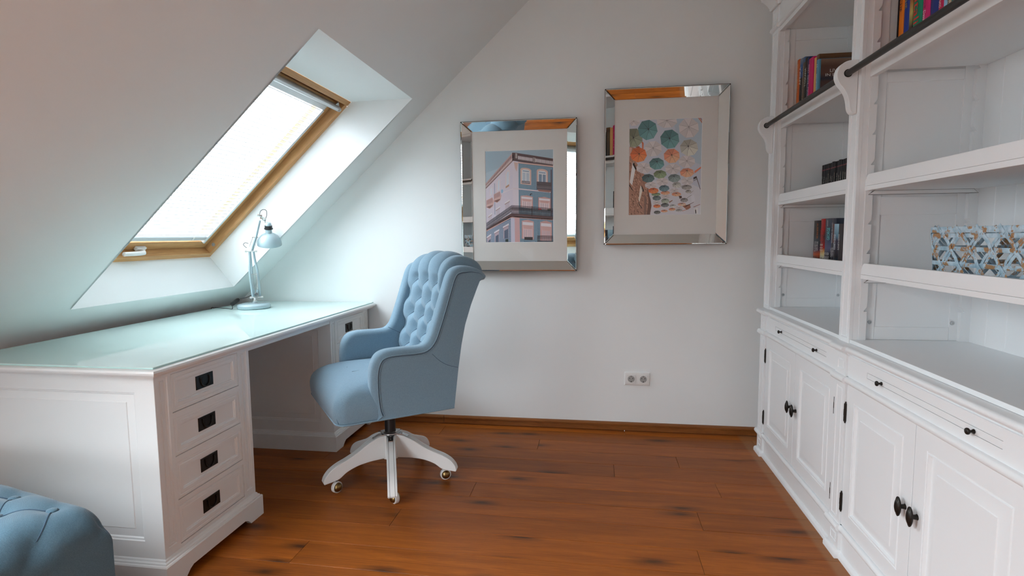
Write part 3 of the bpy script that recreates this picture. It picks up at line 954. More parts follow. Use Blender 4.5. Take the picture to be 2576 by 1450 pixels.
# mechanism, column, star base
MB().box(-.07, .07, -.10, .10, 0, .03).v
mech = MB().boxT(CT, -.075, .075, -.11, .11, .368, .399); mech.build('tilt_mechanism', M_black, chair, smooth=0, bevel=.004)
MB().tube([CT(-.08, .14, .392), CT(-.08, .17, .384), CT(-.08, .20, .383)], .014, 10).build('tilt_knob', M_black, chair, smooth=40)
MB().lathe([(.0, .20), (.026, .20), (.026, .37), (0, .37)], axis_T(CC, (0, 0, 1)), 28).build('gas_column', M_black, chair, smooth=40)
hubp = [(.043 * cos(2 * pi * k / 10 + radians(-68.4 + 36 - 18)), .043 * sin(2 * pi * k / 10 + radians(-68.4 + 36 - 18))) for k in range(10)]
MB().slab(hubp, [(.110, .004), (.114, 0), (.229, 0), (.233, .004)], lambda a, b_, c_: CC + Vector((a, b_, c_))).build('hub', M_white, chair, smooth=0)
star = MB()
fw_ = lambda r_: .024 - .014 * smooth01((r_ - .03) / .045)
star.lathe([(0, .236), (.044, .236), (.044, .2405), (.034, .2410), (.030, .245), (0, .245)], axis_T(CC, (0, 0, 1)), 30)
legtop = catmull([(.036, .2325), (.07, .226), (.12, .203), (.17, .172), (.22, .148), (.265, .130), (.30, .108), (.322, .082), (.330, .060)], 5)
legbot = catmull([(.326, .052), (.285, .058), (.255, .066), (.22, .090), (.17, .108), (.11, .116), (.05, .117), (.036, .117)], 5)
lp = legtop + legbot
for k in range(5):
    ang = radians(-68.4 + 72 * k)
    d = Vector((cos(ang), sin(ang), 0)); sd = Vector((-sin(ang), cos(ang), 0))
    LT = lambda a, b_, c_: CC + d * a + sd * c_ + Vector((0, 0, b_))
    hw = .0215
    g = .0022
    leg = MB().slab(lp, [(-hw, .0025), (-hw + .0025, 0), (-.0125, 0), (-.0120, g), (-.0108, g), (-.0103, 0), (.0103, 0), (.0108, g), (.0120, g), (.0125, 0), (hw - .0025, 0), (hw, .0025)], LT).build('base_leg', M_white, chair, smooth=30)
    gm = MB()
    for s_ in (-.0114, .0114):
        gm.slab(lp, [(s_ - .0007, .0017), (s_ + .0007, .0017)], LT)
    gm.build('groove_line', M_groove, leg, smooth=0)
    # star plate finger following the leg
    fing = [(r_, z_ + .0040) for r_, z_ in legtop if r_ < .098]
    star.loops([[LT(r_, z_, -fw_(r_)), LT(r_, z_, fw_(r_)), LT(r_, z_ - .004, fw_(r_)), LT(r_, z_ - .004, -fw_(r_))] for r_, z_ in [(.03, .2400)] + fing[1:]])
    for rr in (.058, .074):
        zz = [z_ for r_, z_ in legtop if r_ >= rr][0] + .0048
        star.lathe([(.0035, -.001), (.0032, .0014), (0, .002)], axis_T(LT(rr, zz, 0), (0, 0, 1)), 8)
    # ball caster
    rc_ = .268
    cc = LT(rc_ - .0, .0265, .012)
    sdir = (sd * .9 + d * -.44).normalized()
    ca = MB().lathe([(.009, -.0115), (.024, -.0125), (.0265, -.010), (.0265, .006), (.0245, .0085), (.0215, .006)], axis_T(cc, sdir), 28).build('caster', M_plastic, chair, smooth=40)
    for sg in (-1, 1):
        MB().lathe([(.0215, 0)] + [(.0215 * cos(radians(a)), .016 * sin(radians(a))) for a in (15, 30, 45, 60, 75)] + [(0, .016)], axis_T(cc + sdir * (.006 * sg - (.004 if sg < 0 else 0)), sdir * sg), 24).build('brass_dome', M_brass, ca, smooth=60)
    MB().tube([LT(rc_, .075, .004), LT(rc_, .045, .006)], .0055, 8).build('caster_stem', M_iron, ca, smooth=40)
star.build('star_plate', M_steel, chair, smooth=35)
MB().tube([CC + Vector((0, 0, .07)), CC + Vector((0, 0, .11))], .012, 10).build('column_end', M_black, chair, smooth=40)

# ------------------------------------------------------------------ tufted ottoman at the near left
OC = Vector((-1.33, 1.285, 0))           # right-hand far corner on the floor
E1 = Vector((-.972, .235, 0)).normalized(); E2 = Vector((-E1.y * -1, E1.x, 0)); E2 = Vector((-.235, -.972, 0)).normalized()
otto = thing('ottoman', 'blue button tufted ottoman with rounded edges beside the desk end', 'ottoman', OC + E1 * .4 + E2 * .3)
OW, OD, OH = .80, .56, .480


def otto_fn(i, j):
    """cushion surface: i across E1, j along E2; the border wraps down the sides"""
    mrg = .46
    U = i * (OW + 2 * mrg) - mrg; V = j * (OD + 2 * mrg) - mrg
    R = .075

    def wrap(t, L_):
        # returns position along the axis and drop below the top
        if t < 0 + R * .57: a = min((R * .57 - t) / R, pi / 2); x = R - R * sin(a); z = R * (1 - cos(a)); ex = max((R * .57 - t) - R * pi / 2, 0); return x, z + ex
        if t > L_ - R * .57: a = min((t - (L_ - R * .57)) / R, pi / 2); x = L_ - R + R * sin(a); z = R * (1 - cos(a)); ex = max((t - (L_ - R * .57)) - R * pi / 2, 0); return x, z + ex
        return R + (t - R * .57) / (L_ - 2 * R * .57) * (L_ - 2 * R), 0
    x, dx = wrap(U, OW); y, dy = wrap(V, OD)
    du, dv = .19, .19
    a = (U - .045) / du + (V - .045) / dv; b_ = (U - .045) / du - (V - .045) / dv
    da, db = a - round(a), b_ - round(b_)
    q2 = ((da + db) / 2 * du) ** 2 + ((da - db) / 2 * dv) ** 2
    k = .34 * (abs(sin(pi * a)) * abs(sin(pi * b_))) ** .5 + .66 * (1 - math.exp(-q2 / .0013))
    drop = dx + dy if (dx == 0 or dy == 0) else sqrt(dx * dx + dy * dy) * .98
    amt = .022 * (1 - smooth01((drop - .06) / .08))
    cx, cy = OW / 2, OD / 2
    crown = .022 * (1 - ((x - cx) / cx) ** 2) * (1 - ((y - cy) / cy) ** 2)
    h_ = amt * (k - .75)
    nx = ((x - cx) / cx) ** 9; ny = ((y - cy) / cy) ** 9
    bul = .012 * smooth01(drop / .12)
    P_ = OC + E1 * (x + nx * (h_ * .8 + bul)) + E2 * (y + ny * (h_ * .8 + bul))
    P_.z = OH - drop + crown + h_ * (1 - max(abs(nx), abs(ny)))
    return P_


ob = MB().grid(otto_fn, 200, 170)
ob.build('cushion', M_fab2, otto, smooth=180)
body = roundrect(OW, OD, .07, 6)
MB().slab(body, [(.0, .03), (.06, .03), (.30, .04)], lambda a, b_, c_: (OC + E1 * a + E2 * b_ + Vector((0, 0, c_)))).build('body', M_fab2, otto, smooth=60)


def inv_otto(U, V): return otto_fn((U + .46) / (OW + .92), (V + .46) / (OD + .92))


lines = MB()
for r_ in range(-1, 7):
    for k in range(-1, 6):
        U = .045 + k * .19 + (.095 if r_ % 2 else 0); V = .045 + r_ * .095
        if not (-.04 < U < OW + .04 and -.04 < V < OD + .04): continue
        p = Vector(inv_otto(U, V)); e = .004
        n_ = (Vector(inv_otto(U + e * 4, V)) - Vector(inv_otto(U - e * 4, V))).cross(Vector(inv_otto(U, V + e * 4)) - Vector(inv_otto(U, V - e * 4))).normalized()
        if n_.z < -.2 or (n_.z < .2 and n_.dot(p - (OC + E1 * .4 + E2 * .28 + Vector((0, 0, .3)))) < 0): n_ = -n_
        MB().lathe([(.0130, -.004), (.0142, .002), (.0130, .006), (.008, .0085), (0, .0095)], axis_T(p, n_), 18).build('button', M_fab2, otto, smooth=60)
        for du_, dv_ in ((.095, .095), (-.095, .095)):
            pts = []
            for q in range(1, 10):
                t = q / 10; uu, v2 = U + du_ * t, V + dv_ * t
                pts.append(Vector(inv_otto(uu, v2)) + n_ * .0022)
            lines.tube(pts, .0016, 5)
lines.build('pleat_line', M_seam_crease, otto, smooth=60)
for ax, ay in ((.08, .08), (.72, .08), (.08, .48), (.72, .48)):
    pass

# ------------------------------------------------------------------ wall pictures
def poly(mb, pts, colr, lay, TT, gain):
    o = len(mb.v); base = s2l(colr)
    for p in pts:
        mb.v.append(tuple(TT(p[0], p[1], lay)))
        mb.c.append(tuple(min(x * gain, .85) for x in base))
    mb.f.append(tuple(range(o, o + len(pts))))


def homog(src):
    """unit-square coordinates from four source corners TL TR BR BL (inverse bilinear by iteration)"""
    (x0, y0), (x1, y1), (x2, y2), (x3, y3) = src

    def f(px, py):
        u = v = .5
        for _ in range(12):
            X = (1 - u) * (1 - v) * x0 + u * (1 - v) * x1 + u * v * x2 + (1 - u) * v * x3 - px
            Y = (1 - u) * (1 - v) * y0 + u * (1 - v) * y1 + u * v * y2 + (1 - u) * v * y3 - py
            a = -(1 - v) * x0 + (1 - v) * x1 + v * x2 - v * x3; b_ = -(1 - u) * x0 - u * x1 + u * x2 + (1 - u) * x3
            c_ = -(1 - v) * y0 + (1 - v) * y1 + v * y2 - v * y3; d = -(1 - u) * y0 - u * y1 + u * y2 + (1 - u) * y3
            D = a * d - b_ * c_
            u -= (d * X - b_ * Y) / D; v -= (-c_ * X + a * Y) / D
        return min(max(u, 0), 1), min(max(v, 0), 1)
    return f


def picture(x0, x1, z0, z1, ix0, ix1, iz0, iz1, px0, px1, pz0, pz1, label, draw):
    YB = YW - .054; YI = YW - .024
    root = thing('framed_picture', label, 'picture', ((x0 + x1) / 2, YW - .02, z0))
    MB().stack(0, 1, 0, 1, [(0, 0), (0, 1)]).v
    bk2 = MB().loops([[(x0, y, z0), (x1, y, z0), (x1, y, z1), (x0, y, z1)] for y in (YW - .001, YB + .001)] + [[(ix0 - .002, YI + .008, iz0 - .002), (ix1 + .002, YI + .008, iz0 - .002), (ix1 + .002, YI + .008, iz1 + .002), (ix0 - .002, YI + .008, iz1 + .002)]])
    bk2.build('frame_backing', M_black, root, smooth=0)
    O = [(x0, z0), (x1, z0), (x1, z1), (x0, z1)]; I = [(ix0, iz0), (ix1, iz0), (ix1, iz1), (ix0, iz1)]
    for k in range(4):
        a, b_ = O[k], O[(k + 1) % 4]; c_, d = I[(k + 1) % 4], I[k]

        def L_(p, q, t): return (p[0] + (q[0] - p[0]) * t, p[1] + (q[1] - p[1]) * t)
        e = .004
        eu = Vector((b_[0] - a[0], 0, b_[1] - a[1])).normalized() * .0022
        mb = MB()
        tt = [0.02, .10, .90, .985]
        yy = [YB + .0022, YB + .0008, YI - .0022, YI + .0008]
        rows_ = []
        for t, y in zip(tt, yy):
            p = L_(a, d, t); q = L_(b_, c_, t)
            mx = .07
            yb = y + .0016
            P0 = Vector((p[0], y + .0014, p[1])) + eu; P3 = Vector((q[0], y + .0014, q[1])) - eu
            P1 = Vector((p[0], y, p[1])) + eu * 3.2; P2 = Vector((q[0], y, q[1])) - eu * 3.2
            rows_.append([P0, P1, P2, P3])
        vs_ = [p for r_ in rows_ for p in r_]; fs = []
        for r_ in range(3):
            for q in range(3): fs.append((r_ * 4 + q, r_ * 4 + q + 1, (r_ + 1) * 4 + q + 1, (r_ + 1) * 4 + q))
        n0 = len(vs_)
        vs2 = [p + Vector((0, .004, 0)) for p in vs_]
        ring_ = [0, 1, 2, 3, 7, 11, 15, 14, 13, 12, 8, 4]
        fs += [tuple(i + n0 for i in f[::-1]) for f in fs[:9]]
        for i, j in zip(ring_, ring_[1:] + ring_[:1]): fs.append((i, j, j + n0, i + n0))
        mb.add(vs_ + vs2, fs)
        mb.build('mirror_strip', M_mirror, root, smooth=0)
    # mount with bevelled window
    mt = MB()
    Rr = lambda a0, a1, b0, b1, y: [(a0, y, b0), (a1, y, b0), (a1, y, b1), (a0, y, b1)]
    mt.loops([Rr(ix0 - .004, ix1 + .004, iz0 - .004, iz1 + .004, YI + .006), Rr(ix0 - .004, ix1 + .004, iz0 - .004, iz1 + .004, YI + .004), Rr(px0 - .002, px1 + .002, pz0 - .002, pz1 + .002, YI + .004)], True, False)
    mo = mt.build('mount', M_mat, root, smooth=0)
    MB().loops([Rr(px0 - .0022, px1 + .0022, pz0 - .0022, pz1 + .0022, YI + .0039), Rr(px0, px1, pz0, pz1, YI + .0055)], False, False).build('mount_bevel', M_matcut, mo, smooth=0)
    pm = MB(); pm.c = []
    TT = lambda u, v, lay: (px0 + (px1 - px0) * u, YI + .0058 - lay * .00004, pz1 - (pz1 - pz0) * v)
    draw(pm, TT)
    pm.build('print', M_print, root, smooth=0)
    MB().box(ix0 - .003, ix1 + .003, YI + .0005, YI + .0022, iz0 - .003, iz1 + .003).build('glass_pane', M_pglass, root, smooth=0)
    return root


def draw_building(mb, TT):
    f = homog([(115, 118), (1065, 90), (1070, 1388), (130, 1392)])
    G = 1.28

    def P(pts, c_, lay): poly(mb, [f(*p) for p in pts], c_, lay, TT, G)
    P([(115, 118), (1065, 90), (1070, 1388), (130, 1392)], (163, 181, 192), 0)
    P([(115, 118), (1065, 90), (1065, 230), (520, 150), (300, 350), (118, 420)], (152, 172, 184), 1)
    # left and right facades
    P([(118, 600), (500, 245), (600, 260), (600, 1392), (130, 1392)], (204, 196, 206), 2)
    for k in range(34):
        yl = 660 + k * 17; P([(122, yl), (500, yl - 210 + k * 2), (500, yl - 207 + k * 2), (122, yl + 3)], (184, 184, 200), 3)
    P([(575, 270), (1066, 330), (1069, 1388), (600, 1390)], (98, 127, 146), 3)
    for r_ in range(58):
        for c_ in range(25):
            x = 586 + c_ * 19.6; y = 292 + r_ * 19.2 + (x - 586) * .125
            if y > 1375 or x > 1052: continue
            P([(x, y), (x + 10, y + 1), (x + 10, y + 11), (x, y + 10)], (160, 178, 188), 4)
    # lower storey pink tone
    P([(500, 1030), (600, 1045), (606, 1390), (480, 1390)], (196, 160, 160), 5)
    P([(476, 1050), (530, 1050), (536, 1390), (480, 1390)], (190, 188, 202), 6)
    P([(130, 1215), (480, 1040), (480, 1392), (130, 1392)], (112, 128, 148), 5)
    for k in range(14):
        P([(135, 1235 + k * 12), (478, 1075 + k * 24), (478, 1083 + k * 24), (135, 1241 + k * 12)], (160, 172, 190), 6)
    # corner pilaster
    P([(498, 245), (582, 262), (588, 880), (518, 872), (505, 560)], (206, 198, 206), 6)
    P([(520, 262), (578, 275), (560, 400), (535, 350)], (196, 168, 160), 7)
    # cornices and balustrade
    P([(496, 135), (540, 135), (1066, 218), (1066, 340), (560, 255), (496, 245)], (92, 76, 78), 8)
    P([(575, 262), (1066, 318), (1066, 338), (575, 280)], (200, 170, 160), 9)
    for k in range(26):
        x = 578 + k * 18.8; y = 172 + (x - 578) * .155
        if k in (11, 12): P([(x, y - 4), (x + 18, y - 2), (x + 18, y + 66), (x, y + 62)], (150, 140, 138), 10); continue
        P([(x, y + 6), (x + 11, y + 8), (x + 13, y + 40), (x + 10, y + 58), (x + 2, y + 57), (x - 1, y + 38)], (206, 200, 200), 10)
    P([(540, 140), (566, 146), (566, 215), (540, 212)], (158, 150, 146), 10)
    P([(118, 560), (496, 138), (510, 175), (505, 245), (120, 632)], (178, 154, 152), 8)
    for k in range(30):
        t = k / 30; x = 126 + t * 360; y = 575 - t * 405
        P([(x, y), (x + 6, y - 7), (x + 9, y + 24), (x + 3, y + 30)], (120, 88, 86), 9)
    P([(120, 622), (505, 240), (505, 252), (120, 640)], (120, 98, 96), 9)
    P([(120, 600), (505, 212), (505, 220), (120, 608)], (214, 202, 202), 9)

    def window(x, y, w_, h_, sk=.12, deep=False):
        q = lambda a, b_: (x + a * w_, y + b_ * h_ + a * w_ * sk)
        arch = [q(0, .12)] + [q(.5 - .5 * cos(pi * k / 6), .12 - .12 * sin(pi * k / 6)) for k in range(7)] + [q(1, 1), q(0, 1)]
        P(arch, (202, 172, 162), 11)
        P([q(.13, .16), q(.3, .1), (q(.7, .1)), q(.87, .16), q(.87, .9), q(.13, .9)], (226, 224, 230), 12)
        for a in (.2, .54):
            P([q(a, .30), q(a + .27, .30), q(a + .27, .86), q(a, .86)], (176, 186, 196) if not deep else (120, 138, 156), 13)
        P([q(.2, .16), q(.8, .16), q(.8, .25), q(.2, .25)], (150, 164, 180), 13)
    window(612, 335, 150, 235)
    window(838, 352, 155, 255, deep=True)
    P([(632, 525), (745, 535), (745, 570), (632, 560)], (86, 80, 82), 14)
    for k in range(7): P([(640 + k * 15, 533 + k), (648 + k * 15, 534 + k), (648 + k * 15, 556 + k), (640 + k * 15, 555 + k)], (190, 186, 190), 15)

    def lattice(p0, p1, h_, n, col, lay, bg=None):
        if bg: P([p0, p1, (p1[0], p1[1] + h_), (p0[0], p0[1] + h_)], bg, lay)
        for k in range(n + 1):
            t = k / n; x = p0[0] + (p1[0] - p0[0]) * t; y = p0[1] + (p1[1] - p0[1]) * t
            P([(x - 2, y), (x + 2.5, y), (x + 2.5, y + h_), (x - 2, y + h_)], col, lay + 1)
            if k < n:
                dx = (p1[0] - p0[0]) / n
                P([(x + dx * .5 - 4, y + h_ * .3), (x + dx * .5, y + h_ * .2), (x + dx * .5 + 4, y + h_ * .3), (x + dx * .5, y + h_ * .8)], col, lay + 1)
        for o in (0, h_ * .16, h_ * .86, h_):
            P([(p0[0], p0[1] + o - 3), (p1[0], p1[1] + o - 3), (p1[0], p1[1] + o + 3), (p0[0], p0[1] + o + 3)], col, lay + 1)
    lattice((842, 540), (1040, 552), 108, 12, (62, 56, 60), 15, (132, 126, 130))
    P([(845, 645), (1040, 662), (1020, 690), (870, 672)], (150, 112, 104), 17)
    # string course
    P([(505, 625), (590, 632), (1045, 682), (1045, 696), (590, 648), (505, 640)], (206, 194, 198), 12)
    P([(360, 690), (505, 632), (505, 640), (360, 702)], (214, 204, 208), 12)

    def shut(x, y, w_, h_, sk=.1, tone=(216, 196, 196)):
        q = lambda a, b_: (x + a * w_, y + b_ * h_ + a * w_ * sk)
        P([q(-.12, -.1), q(.5, -.2), q(1.12, -.1), q(1.12, 1), q(-.12, 1)], (190, 150, 146), 13)
        P([q(0, .0), q(1, 0), q(1, 1), q(0, 1)], tone, 14)
        P([q(.02, .15), q(.98, .15), q(.92, .38), q(.08, .38)], (196, 160, 156), 15)
        P([q(-.03, -.04), q(1.03, -.04), q(1.05, .14), q(-.05, .14)], (214, 208, 212), 16)
        for a in (.1, .3, .55, .75): P([q(a, .42), q(a + .14, .42), q(a + .14, .98), q(a, .98)], (190, 172, 176), 15)
    shut(632, 752, 138, 150)
    shut(878, 775, 138, 150)
    shut(648, 1112, 135, 230, .08, (206, 182, 184))
    shut(905, 1130, 130, 240, .08, (200, 170, 172))
    P([(668, 1318), (785, 1320), (785, 1362), (668, 1360)], (66, 64, 68), 17)
    # left facade windows, balconies, shutters boxes
    for x, y, w_, h_ in ((402, 395, 58, 235), (280, 515, 46, 170), (180, 630, 36, 110)):
        q = lambda a, b_: (x + a * w_, y + b_ * h_ - a * w_ * .75)
        P([q(0, .15), q(.5, 0), q(1, .12), q(1, 1), q(0, 1)], (216, 200, 200), 10)
        P([q(.2, .2), q(.5, .1), q(.85, .17), q(.85, .95), q(.2, .95)], (200, 204, 216), 11)
    P([(404, 605), (452, 572), (452, 600), (404, 632)], (176, 140, 120), 12)
    for x, y in ((130, 800), (235, 715)):
        P([(x, y), (x + 85, y - 45), (x + 110, y + 20), (x + 90, y + 90), (x + 45, y + 120), (x, y + 100)], (196, 164, 160), 12)
        for k in range(6): P([(x + 8 + k * 14, y + 2 - k * 7), (x + 13 + k * 14, y - k * 7), (x + 13 + k * 14, y + 60 - k * 6), (x + 8 + k * 14, y + 62 - k * 6)], (120, 92, 92), 13)
        P([(x, y + 95), (x + 50, y + 75), (x + 100, y + 60), (x + 50, y + 112)], (128, 96, 92), 13)
    P([(338, 660), (352, 642), (368, 655), (366, 690), (350, 700), (340, 690)], (140, 176, 200), 13)
    P([(240, 560), (250, 560), (256, 1000), (246, 1000)], (150, 156, 172), 11)
    for x, y, w_ in ((390, 800, 70), (262, 890, 62), (155, 985, 56), (365, 1140, 82), (240, 1218, 72), (135, 1285, 62)):
        low = y > 1100
        P([(x + 8, y + 40), (x + w_ - 4, y + 10), (x + w_ - 4, y + 190), (x + 8, y + 200)], (190, 180, 190) if not low else (180, 164, 174), 12)
        if low: P([(x + 20, y + 90), (x + w_ - 8, y + 60), (x + w_ - 8, y + 190), (x + 20, y + 200)], (92, 104, 124), 13)
        P([(x, y + 30), (x + w_, y - 15), (x + w_ + 2, y + 14), (x, y + 58)], (218, 208, 212), 14)
        P([(x, y + 52), (x + w_ + 2, y + 10), (x + w_ + 2, y + 18), (x, y + 62)], (150, 120, 122), 15)
    # the long balcony
    P([(130, 1200), (480, 985), (560, 985), (1066, 1030), (1066, 1075), (560, 1040), (490, 1030), (132, 1222)], (96, 78, 78), 16)
    P([(130, 1218), (480, 1022), (545, 1028), (1066, 1066), (1066, 1082), (545, 1048), (490, 1042), (132, 1240)], (196, 158, 152), 16)
    lattice((486, 872), (770, 890), 112, 18, (58, 54, 60), 17)
    lattice((770, 890), (1062, 918), 112, 18, (58, 54, 60), 17)
    lattice((134, 1118), (486, 874), 84, 22, (66, 72, 82), 17)
    P([(860, 912), (905, 914), (905, 934), (860, 932)], (150, 60, 60), 19)
    P([(990, 922), (1035, 924), (1035, 946), (990, 944)], (50, 58, 54), 19)
    P([(770, 880), (778, 880), (778, 1020), (770, 1020)], (48, 44, 48), 19)
    lattice((850, 1300), (1066, 1305), 84, 11, (70, 58, 62), 18)
    P([(1030, 370), (1048, 372), (1052, 1030), (1036, 1030)], (96, 92, 104), 14)
    P([(400, 1350), (440, 1345), (440, 1388), (400, 1388)], (50, 62, 60), 16)
    P([(745, 720), (752, 705), (780, 706), (780, 712), (758, 716), (752, 742)], (40, 40, 46), 18)


def draw_umbrellas(mb, TT):
    f = homog([(68, 118), (1018, 90), (990, 1348), (60, 1350)])
    G = 2.15

    def P(pts, c_, lay): poly(mb, [f(*p) for p in pts], c_, lay, TT, G)
    P([(68, 118), (1018, 90), (990, 1348), (60, 1350)], (146, 150, 158), 0)
    P([(640, 105), (1018, 95), (1005, 700), (860, 640), (700, 380)], (134, 146, 154), 1)
    P([(350, 900), (760, 900), (990, 1000), (990, 1348), (340, 1348)], (158, 158, 162), 1)
    rnd = random.Random(3)
    # houses on the left
    P([(66, 455), (150, 470), (160, 660), (240, 800), (320, 850), (345, 1348), (62, 1350)], (128, 98, 84), 2)
    for k in range(420):
        x = rnd.uniform(64, 330); y = rnd.uniform(640, 1335)
        if x > 64 + (y - 470) * .42: continue
        l = rnd.uniform(8, 26); d = rnd.choice([(92, 66, 54), (74, 54, 46), (150, 118, 100), (166, 134, 116), (112, 84, 70)])
        P([(x, y), (x + l * .5, y + l), (x + l * .5 + 6, y + l - 3), (x + 6, y - 4)], d, 3)
    for pts, c_ in (([(112, 650), (150, 735), (105, 960), (72, 920)], (176, 170, 168)), ([(120, 655), (162, 740), (150, 760), (112, 690)], (48, 40, 38)), ([(215, 960), (245, 1010), (205, 1180), (190, 1150)], (176, 164, 156)), ([(232, 960), (262, 1030), (248, 1050), (228, 1000)], (54, 46, 44)), ([(68, 940), (118, 1028), (108, 1030), (66, 965)], (50, 44, 42)), ([(190, 1180), (240, 1262), (230, 1266), (186, 1195)], (52, 46, 44)),
                    ([(300, 985), (350, 1150), (362, 1230), (340, 1348), (300, 1348), (322, 1180)], (84, 64, 56)), ([(268, 1080), (296, 1140), (290, 1348), (262, 1348)], (100, 80, 72)), ([(216, 365), (256, 410), (252, 492), (236, 494), (234, 420)], (150, 84, 60)), ([(150, 455), (200, 450), (204, 470), (150, 470)], (120, 62, 44)),
                    ([(70, 462), (100, 470), (92, 560), (68, 580)], (160, 134, 124)), ([(965, 92), (980, 92), (1018, 140), (1016, 160)], (140, 86, 70)), ([(985, 92), (1000, 92), (1018, 118), (1018, 128)], (122, 78, 64)),
                    ([(918, 780), (1004, 722), (1002, 745), (920, 812)], (168, 100, 76)), ([(936, 850), (946, 850), (998, 1020), (990, 1022)], (80, 72, 72)), ([(905, 862), (945, 845), (950, 870), (905, 892)], (66, 60, 60)), ([(905, 905), (952, 880), (954, 886), (906, 912)], (60, 54, 54)),
                    ([(905, 1250), (992, 1215), (992, 1222), (906, 1258)], (120, 84, 76)), ([(800, 1240), (910, 1186), (910, 1191), (802, 1250)], (84, 66, 62)), ([(760, 1236), (860, 1216), (870, 1260), (820, 1290), (790, 1262)], (126, 88, 72)), ([(714, 1102), (752, 1104), (758, 1130), (728, 1142)], (76, 56, 50)), ([(590, 1180), (634, 1156), (636, 1168), (594, 1196)], (110, 88, 76)),
                    ([(912, 1270), (960, 1262), (966, 1345), (920, 1346)], (170, 170, 174)), ([(926, 1290), (938, 1290), (942, 1340), (930, 1340)], (120, 118, 120)), ([(872, 1110), (912, 1092), (926, 1170), (886, 1190)], (164, 164, 170)), ([(760, 1300), (850, 1270), (852, 1276), (762, 1308)], (150, 108, 94))):
        P(pts, c_, 4)
    for a, b_ in (((735, 985), (770, 960)), ((860, 1075), (905, 1035)), ((820, 1132), (880, 1092))):
        P([a, b_, (b_[0], b_[1] + 5), (a[0], a[1] + 5)], (100, 92, 90), 4)

    def umb(cx, cy, rx, ry, col, hx=0, hy=0, rot=0, lay=6, rib=(44, 44, 46), pale=False, handle=True):
        pts = [(cx + rx * cos(rot + pi * k / 4), cy + ry * sin(rot + pi * k / 4)) for k in range(8)]
        h_ = (cx + hx, cy + hy)
        for k in range(8):
            sh_ = .82 + .30 * (.5 + .5 * sin(k * pi / 4 + rot + .8))
            c_ = tuple(min(255, v * (sh_ if not pale else .96 + .06 * (k % 2))) for v in col)
            P([h_, pts[k], pts[(k + 1) % 8]], c_, lay)
        rb = rib if not pale else (112, 108, 108)
        wd = max(1.1, rx * .014)
        for k in range(8):
            p = pts[k]; d = Vector((p[0] - h_[0], p[1] - h_[1]))
            if d.length < 1: continue
            n_ = Vector((-d.y, d.x)).normalized() * wd
            P([(h_[0] - n_.x, h_[1] - n_.y), (h_[0] + n_.x, h_[1] + n_.y), (p[0] + n_.x * .5, p[1] + n_.y * .5), (p[0] - n_.x * .5, p[1] - n_.y * .5)], rb, lay + 1)
        P([(h_[0] + 8 * cos(a) * rx / 110, h_[1] + 8 * sin(a) * rx / 110) for a in (0, 1.2, 2.4, 3.6, 4.8)], rb, lay + 2)
        if handle:
            hl = ry * .75
            P([(h_[0] - wd, h_[1]), (h_[0] + wd, h_[1]), (h_[0] + rx * .06 + wd, h_[1] + hl * .55), (h_[0] + rx * .06 - wd, h_[1] + hl * .55)], rb, lay + 2)
    TE = (78, 112, 114); GR = (104, 108, 92); OR = (176, 96, 62); SA_ = (184, 122, 98); OL = (100, 116, 92); GY = (100, 112, 112); WH = (158, 154, 154); WG = (146, 146, 138)
    for (cx, cy, rx, ry) in ((120, 130, 90, 60), (560, 130, 140, 90), (845, 220, 135, 132), (380, 485, 118, 105), (820, 655, 112, 85), (260, 735, 105, 72), (640, 750, 105, 72), (350, 960, 80, 48), (500, 915, 80, 58), (825, 910, 80, 58), (545, 1110, 60, 30), (430, 1190, 55, 25), (720, 1265, 55, 30), (660, 1040, 60, 40)):
        umb(cx, cy, rx, ry, WH, 0, -ry * .12, .3, 5, pale=True)
    umb(120, 342, 128, 128, GR, 0, -5, .35, 8)
    P([(-40 + 68, 200), (66, 200), (66, 480), (28, 480)], (146, 150, 158), 0)
    umb(308, 240, 132, 135, TE, 10, -10, .15, 9)
    umb(598, 362, 128, 128, TE, -2, -10, .25, 9)
    umb(848, 475, 120, 112, WG, -10, -20, .2, 9)
    umb(188, 562, 112, 100, OR, 8, -14, .1, 10)
    umb(624, 580, 108, 98, SA_, 0, -14, .3, 9)
    umb(428, 680, 102, 80, TE, 4, -28, .25, 9)
    umb(822, 800, 94, 62, SA_, 0, -28, .2, 9)
    umb(472, 818, 88, 56, OL, 0, -26, .2, 9)
    umb(316, 868, 86, 58, (72, 90, 92), 4, -24, .2, 9)
    umb(658, 870, 84, 56, GY, -4, -26, .2, 9)
    umb(690, 960, 60, 42, (140, 142, 138), -20, -10, .2, 8)
    umb(818, 992, 70, 34, (118, 116, 114), -4, -20, .2, 9)
    umb(840, 1048, 40, 24, (130, 128, 124), -6, -10, .2, 8)
    umb(526, 1002, 70, 44, (82, 102, 108), 0, -26, .2, 10)
    umb(386, 1032, 70, 40, OR, -2, -22, .2, 10)
    umb(541, 1062, 64, 26, SA_, 0, -16, .2, 9)
    umb(686, 1082, 64, 28, SA_, -2, -14, .2, 9)
    umb(420, 1080, 62, 24, OL, 0, -10, .2, 8)
    umb(430, 1130, 58, 34, (84, 96, 96), 0, -18, .2, 9)
    umb(540, 1170, 56, 36, (124, 132, 122), 0, -22, .2, 9)
    umb(786, 1160, 52, 30, (112, 110, 110), 0, -16, .2, 9)
    umb(432, 1236, 50, 24, OR, 0, -14, .2, 9)
    umb(536, 1224, 56, 28, (88, 94, 94), 0, -18, .2, 9)
    umb(756, 1216, 56, 22, (180, 136, 120), 0, -12, .2, 9)
    umb(630, 1280, 46, 20, SA_, 0, -10, .2, 9)
    umb(528, 1302, 46, 18, SA_, 0, -10, .2, 9)
    umb(640, 1236, 44, 22, (150, 150, 148), 0, -10, .2, 8)
    umb(720, 1296, 46, 18, (130, 130, 128), 0, -8, .2, 9)
    umb(436, 1318, 46, 24, (86, 90, 88), 0, -10, .2, 9)


